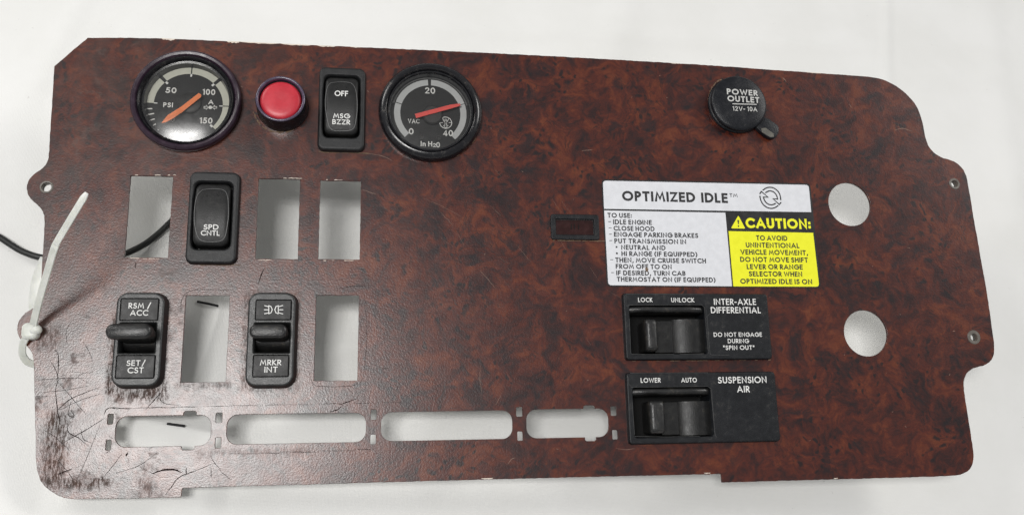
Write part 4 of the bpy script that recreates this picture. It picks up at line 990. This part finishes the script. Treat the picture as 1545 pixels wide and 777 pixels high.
for x, y in ((917.4, 334.8), (918.2, 344.2), (918.8, 353.6), (919.2, 363.2), (920.6, 392), (921.8, 411.4)): ribbon(mb, px([(x, y), (x + 4.4, y)], 0), .0003, ZI, cap=False)
for x, y in ((930, 372.9), (930.6, 382.4)): c = W(x, y); poly(mb, ci(c.x, c.y, .0005, 12), ZI)
mb.build('instruction_lettering', 'sticker_ink', bd)
mb = MB()
for s, x0, x1, y in (("TO AVOID", 1141, 1187.8, 358.9), ("UNINTENTIONAL", 1125.2, 1205.9, 369.6), ("VEHICLE MOVEMENT,", 1117.2, 1218.6, 380.2), ("DO NOT MOVE SHIFT", 1116.8, 1218.8, 391.3), ("LEVER OR RANGE", 1126.6, 1211, 402.2), ("SELECTOR WHEN", 1129.9, 1210.3, 413), ("OPTIMIZED IDLE IS ON", 1116.9, 1225.3, 424.2)):
    text(mb, s, x0, x1, y, 7.8, ZI, **K)
mb.build('caution_lettering', 'sticker_ink', yl)
mb = MB(); text(mb, "CAUTION:", 1125.0, 1222.6, 336.4, 15.6, ZI, thick=.25, gap=.14); mb.build('caution_heading', 'sticker_yellow', stk)
a = z5(1040, 260, 4.317)
tri = [W(*a(*p)) for p in ((270, 366), (364, 368), (318, 282))]
mb = MB(); P = []
for i in range(3):
    p, q, r = tri[i].to_2d(), tri[i - 1].to_2d(), tri[(i + 1) % 3].to_2d()
    u, v = p + (q - p).normalized() * .0007, p + (r - p).normalized() * .0007
    P += [u * (1 - t) ** 2 + p * 2 * t * (1 - t) + v * t * t for t in (0, .25, .5, .75, 1)]
poly(mb, P, ZI); wt = mb.build('warning_triangle', 'sticker_yellow', stk)
mb = MB(); t0, t1 = W(*a(317, 312)), W(*a(319, 340)); mb.add([(t0.x - .0005, t0.y, ZI + 3e-5), (t1.x - .00018, t1.y, ZI + 3e-5), (t1.x + .00018, t1.y, ZI + 3e-5), (t0.x + .0005, t0.y, ZI + 3e-5)], [(0, 1, 2, 3)])
c = W(*a(319, 352)); poly(mb, ci(c.x, c.y, .0004, 12), ZI + 3e-5); mb.build('exclamation_mark', 'sticker_ink', wt)
a = z5(1120, 270, 15.54); mb = MB(); k = 0
for pts, sm in (([(480, 268), (560, 218), (650, 203), (740, 225), (820, 285), (873, 370), (897, 490)], 1), ([(408, 415), (430, 510), (490, 610), (580, 675), (670, 697), (755, 680), (828, 635)], 1),
                ([(545, 325), (600, 296), (660, 288), (735, 315), (790, 378), (813, 440), (820, 478)], 1), ([(820, 478), (715, 470), (862, 606), (897, 562)], 0), ([(768, 582), (720, 606), (665, 612), (590, 590), (530, 530), (500, 470), (492, 432)], 1), ([(492, 432), (600, 434), (440, 300), (408, 350)], 0)):
    q = px([a(*p) for p in pts], 0); q = smooth_path(q, 5) if sm else q; ribbon(mb, q, .00064, ZI + 4e-6 * k); k += 1
mb.build('round_emblem', 'sticker_ink', hd)
mb = MB(); c = W(975.5, 407); poly(mb, [(c.x + .0009 * math.cos(t) * random.uniform(.5, 1.1), c.y + .0013 * math.sin(t) * random.uniform(.5, 1.1)) for t in np.linspace(0, 6, 14)], ZI + 3e-5); mb.build('tan_stain', 'dirt_tan', bd)

# ------------------------------------------------------------------ two valve switch modules
def module(key, label, items_small, items_big, zz, pad_x, blk_x, rol_x, y_rng, shroud, divider):
    q = mod[key]; r = rec[key]; H_ = .0024
    t = thing('valve_switch', (q[0], q[1], 0), label, 'valve switch', 'valve switches')
    mb = MB(); frame(mb, q, .0016, r, .0012, -.0001, H_, .0006, z_in=-.0125, n=5, slope=.0003); mb.build('faceplate', 'module_plastic', t, True, 45)
    mb = MB(); block(mb, (r[0], r[1], r[2] + .0016, r[3] + .0016), .001, -.0260, -.0124, .0003); mb.build('housing', 'recess_black', t)
    lettering(t, 'print_white', H_ + .00006, items_small + items_big, thick=.168, gap=.17)
    f = lambda x, y, h=H_: W(*zz(x, y), h)
    # shroud lip along the top of the well
    (sx0, sx1, sy0, sy1) = shroud; A = f(sx0, sy0, .0030); B = f(sx1, sy1, .0030)
    mb = MB(); n = 10; v = []; pts = []
    for i in range(n + 1):
        a_ = math.pi * i / n; pts.append((A.y + (B.y - A.y) * (.5 - .5 * math.cos(a_)), .0006 + .0024 * math.sin(a_)))
    pts = [(A.y + .0002, -.002)] + pts + [(B.y - .0001, -.006)]
    for i in range(17):
        u = i / 16; x = A.x + (B.x - A.x) * u; s = min(1, math.sin(math.pi * min(u, 1 - u) * 2.6 if min(u, 1 - u) < .19 else math.pi / 2)); s = .30 + .70 * s
        v += [(x, y, z * s if z > 0 else z) for y, z in pts]
    m = len(pts); mb.add(v, [(i * m + k, i * m + k + 1, (i + 1) * m + k + 1, (i + 1) * m + k) for i in range(16) for k in range(m - 1)]); mb.build('shroud', 'lever_black', t, True, 60)
    # drum turning about an axis up-down in the panel, with a paddle on its left
    y0, y1 = y_rng; A = f(rol_x[0], y1, 0); B = f(rol_x[1], y0, 0); mb = MB(); n = 20; v = []
    for i in range(n + 1):
        a_ = math.pi * i / n; x = (A.x + B.x) / 2 - (B.x - A.x) / 2 * math.cos(a_); z = -.0085 + .0088 * math.sin(a_) ** .8
        v += [(x, A.y, z), (x, B.y, z)]
    mb.add(v, [(2 * i, 2 * i + 2, 2 * i + 3, 2 * i + 1) for i in range(n)])
    mb.add([v[2 * i] for i in range(n + 1)], [tuple(range(n + 1))]); mb.add([v[2 * i + 1] for i in range(n + 1)], [tuple(reversed(range(n + 1)))])
    dr = mb.build('drum', 'drum_black', t, True, 60)
    A = f(blk_x[0], y1, .001); B = f(blk_x[1], y0, .001); mb = MB()
    block(mb, ((A.x + B.x) / 2, (A.y + B.y) / 2, B.x - A.x, B.y - A.y), .0006, -.011, -.0024, .0005); mb.build('drum_step', 'drum_black', t, True, 50)
    A = f(pad_x[0], y1 - 8, .0070); B = f(pad_x[1], y0 - 3, .0070); mb = MB(); cx, cy, w, h = (A.x + B.x) / 2, (A.y + B.y) / 2, B.x - A.x, B.y - A.y
    L = [(rr(cx + .0012, cy, w * .8, h, .0012, 6), -.011), (rr(cx + .0004, cy, w * .9, h, .0014, 6), 0)]
    for d, z in ((0, .0050), (.0003, .0062), (.0008, .0069), (.0014, .0073), (.0020, .0074)): L.append((rr(cx, cy, w - 2 * d, h - 2 * d, .0016, 6), z))
    loft(mb, L); mb.build('paddle', 'lever_black', t, True, 70)
    # worn moulded edges of the plate
    mb = MB(); zl = H_ + .00004
    for i, pts in enumerate(divider): ribbon(mb, px([zz(*p) for p in pts], H_), .00016, zl + 3e-6 * i)
    o = mb.build('worn_edges', 'edge_worn', t)
    for i in range(1): pass
    mb = MB()
    for k in range(26):
        x = random.uniform(rol_x[0], rol_x[1] + 10); p = f(x, y1 + random.uniform(-3, 3), -.0045); poly(mb, [(p.x + .0004 * math.cos(b_) * random.uniform(.3, 1), p.y + .0002 * math.sin(b_) * random.uniform(.3, 1)) for b_ in (0, 1, 2, 3, 4, 5)], .0002 + 1e-5 * k - .005)
    return t
zm = z5(920, 430, 3.107); X_ = lambda v: 920 + v / 3.107; Y_ = lambda v: 430 + v / 3.107
module('axle', 'black valve switch marked LOCK, UNLOCK and INTER-AXLE DIFFERENTIAL', [("LOCK", X_(133), X_(200), Y_(69), 6.8), ("UNLOCK", X_(288), X_(396), Y_(70), 6.8), ("DO NOT ENGAGE", X_(487), X_(713), Y_(232), 6.6), ("DURING", X_(553), X_(652), Y_(262), 6.6), ('"SPIN OUT"', X_(532), X_(678), Y_(293), 6.6)],
    [("INTER-AXLE", X_(488), X_(685), Y_(78), 9.4), ("DIFFERENTIAL", X_(474), X_(707), Y_(117), 9.4)], zm, (172, 224), (222, 302), (283, 497), (160, 316), (86, 442, 96, 128),
    [[(76, 44), (76, 96), (88, 100)], [(84, 94), (430, 92), (444, 104), (448, 160), (462, 318)], [(78, 42), (440, 44)], [(456, 148), (458, 170), (470, 322), (478, 327), (560, 328)], [(456, 146), (472, 132)], [(92, 158), (98, 318)], [(100, 323), (180, 325), (300, 324)], [(330, 323), (440, 321)]])
module('susp', 'black valve switch marked LOWER, AUTO and SUSPENSION AIR', [("LOWER", X_(145), X_(238), Y_(446), 7.2), ("AUTO", X_(335), X_(408), Y_(445), 7.2)],
    [("SUSPENSION", X_(507), X_(735), Y_(445), 9.8), ("AIR", X_(597), X_(655), Y_(487), 9.8)], zm, (192, 258), (256, 330), (312, 528), (542, 704), (104, 472, 482, 512),
    [[(86, 430), (88, 462), (98, 472)], [(98, 478), (460, 474), (474, 484)], [(474, 484), (478, 540), (494, 700), (500, 712)], [(104, 540), (116, 700)], [(96, 412), (460, 410)], [(118, 708), (260, 711), (420, 708)]])

# ------------------------------------------------------------------ cable tie, strip, cable, threads
zt = W(45, 497, 0)
tie = thing('cable_tie', (zt.x, zt.y, 0), 'white nylon cable tie looped through the lower left corner hole, tail pointing up', 'cable tie')
ctrl = [W(131, 291, .046), W(121, 307, .045), W(104, 335, .0425), W(88, 362, .040), W(84, 370, .039), W(80, 381, .0375), W(72, 409, .030), W(62, 443, .019), W(55, 470, .010), W(50, 490, .0045)]
path = smooth_path(ctrl, 6); n = len(path)
sec = [(.0017, -.00045), (.0019, -.0002), (.0019, .0002), (.0017, .0005), (.0007, .00035), (-.0007, .00035), (-.0017, .0005), (-.0019, .0002), (-.0019, -.0002), (-.0017, -.00045)]
mb = MB(); sweep(mb, path, sec, scales=[min(1, .55 + .5 * i / 4) * (.74 if i < 20 else .74 + .12 * min(1, (i - 20) / 20)) for i in range(n)]); mb.build('tail', 'nylon', tie, True, 60)
mb = MB(); c = W(44.5, 499, .004); L = []
for s, z in ((.80, -.0002), (.98, .0006), (1.0, .0022), (1.0, .0034), (.94, .0042), (.84, .0047), (.55, .0049)): L.append((rr(c.x, c.y, .0066 * s, .0072 * s, .0022 * s, 8), z))
loft(mb, L, cap0=True); mb.build('head', 'nylon', tie, True, 80)
mb = MB(); a_, b_ = W(50, 501, .0030), W(61.5, 494, .0040); P = [a_.lerp(b_, t) for t in np.linspace(0, 1, 9)]
sweep(mb, P, circle_sec(.0021, 18), scales=[1, 1, 1, 1, 1, .97, .88, .68, .30]); mb.build('stub', 'nylon', tie, True, 80)
loop = smooth_path([W(45, 497, .0030), W(40, 508, .0028), W(35, 518, .0012), W(33.5, 530, -.0012), W(36.5, 540, -.0035), W(45, 547.5, -.0060), W(58, 548, -.0075), W(70, 535, -.0080), W(66, 512, -.0075), W(50, 499, -.0060), W(45.5, 497.2, -.0020), W(45, 497, .0010)], 5)
mb = MB(); sweep(mb, loop, [(.0014, -.0004), (.0016, 0), (.0014, .0004), (-.0014, .0004), (-.0016, 0), (-.0014, -.0004)]); mb.build('loop', 'nylon', tie, True, 60)

s0 = W(58, 425, -.008)
mb = MB(); sp = smooth_path([W(65.5, 388, -.0080), W(62, 400, -.0085), W(57.5, 420, -.0095), (W(54, 440, -.0100)), W(53, 460, -.0100), W(56, 490, -.0090)], 5)
sweep(mb, sp, [(.0026, -.0001), (.0026, .0002), (0, .0006), (-.0026, .0002), (-.0026, -.0001), (0, .0002)], scales=[.45 + .55 * min(1, i / 10) for i in range(len(sp))])
strip = mb.build('plastic_strip', 'nylon', None, True, 60)
strip['label'] = 'whitish plastic strip poking out from under the left edge below the black cable'; strip['category'] = 'plastic strip'

mb = MB(); WC = lambda x, y, u=.0015: wcloth(x, y, u)
cab = smooth_path([WC(-70, 322), WC(-25, 345), WC(0, 358.5), WC(16, 369), WC(32, 378.5), WC(50, 385.5), WC(66, 389), WC(100, 394), WC(150, 394), WC(187, 383.5), WC(222, 366), WC(257, 335.5), WC(290, 296), WC(310, 240, .004), WC(306, 205, .005)], 8)
sweep(mb, cab, circle_sec(.00150, 14)); cable = mb.build('black_cable', 'cable_black', None, True, 80)
cable['label'] = 'thin black cable passing under the panel from the left, seen in the first cut-out'; cable['category'] = 'cable'

def thread(p, q, label):
    def on_cloth(c):
        w_ = wcloth(*c)
        for _ in range(6): w_ = W(*c, plane_z(w_.x, w_.y) - .002 + float(cloth_height(np.array([w_.x]), np.array([w_.y]))[0]) + .0008)
        return w_
    a0, b0 = on_cloth(p), on_cloth(q); mb = MB()
    P = smooth_path([a0, a0.lerp(b0, .5) + Vector((0, 0, .0006)), b0], 5); sweep(mb, P, circle_sec(.00055, 10)); o = mb.build('black_pin', 'thread_black', None, True, 80)
    o['label'] = label; o['category'] = 'pin'; o['group'] = 'short black pins on the cloth'
thread((298, 455), (329, 461.5), 'short black pin on the cloth, in the cut-out between the two lever switches')
thread((252.5, 638.8), (279, 642.6), 'short black pin on the cloth, in the tabbed opening at bottom left')
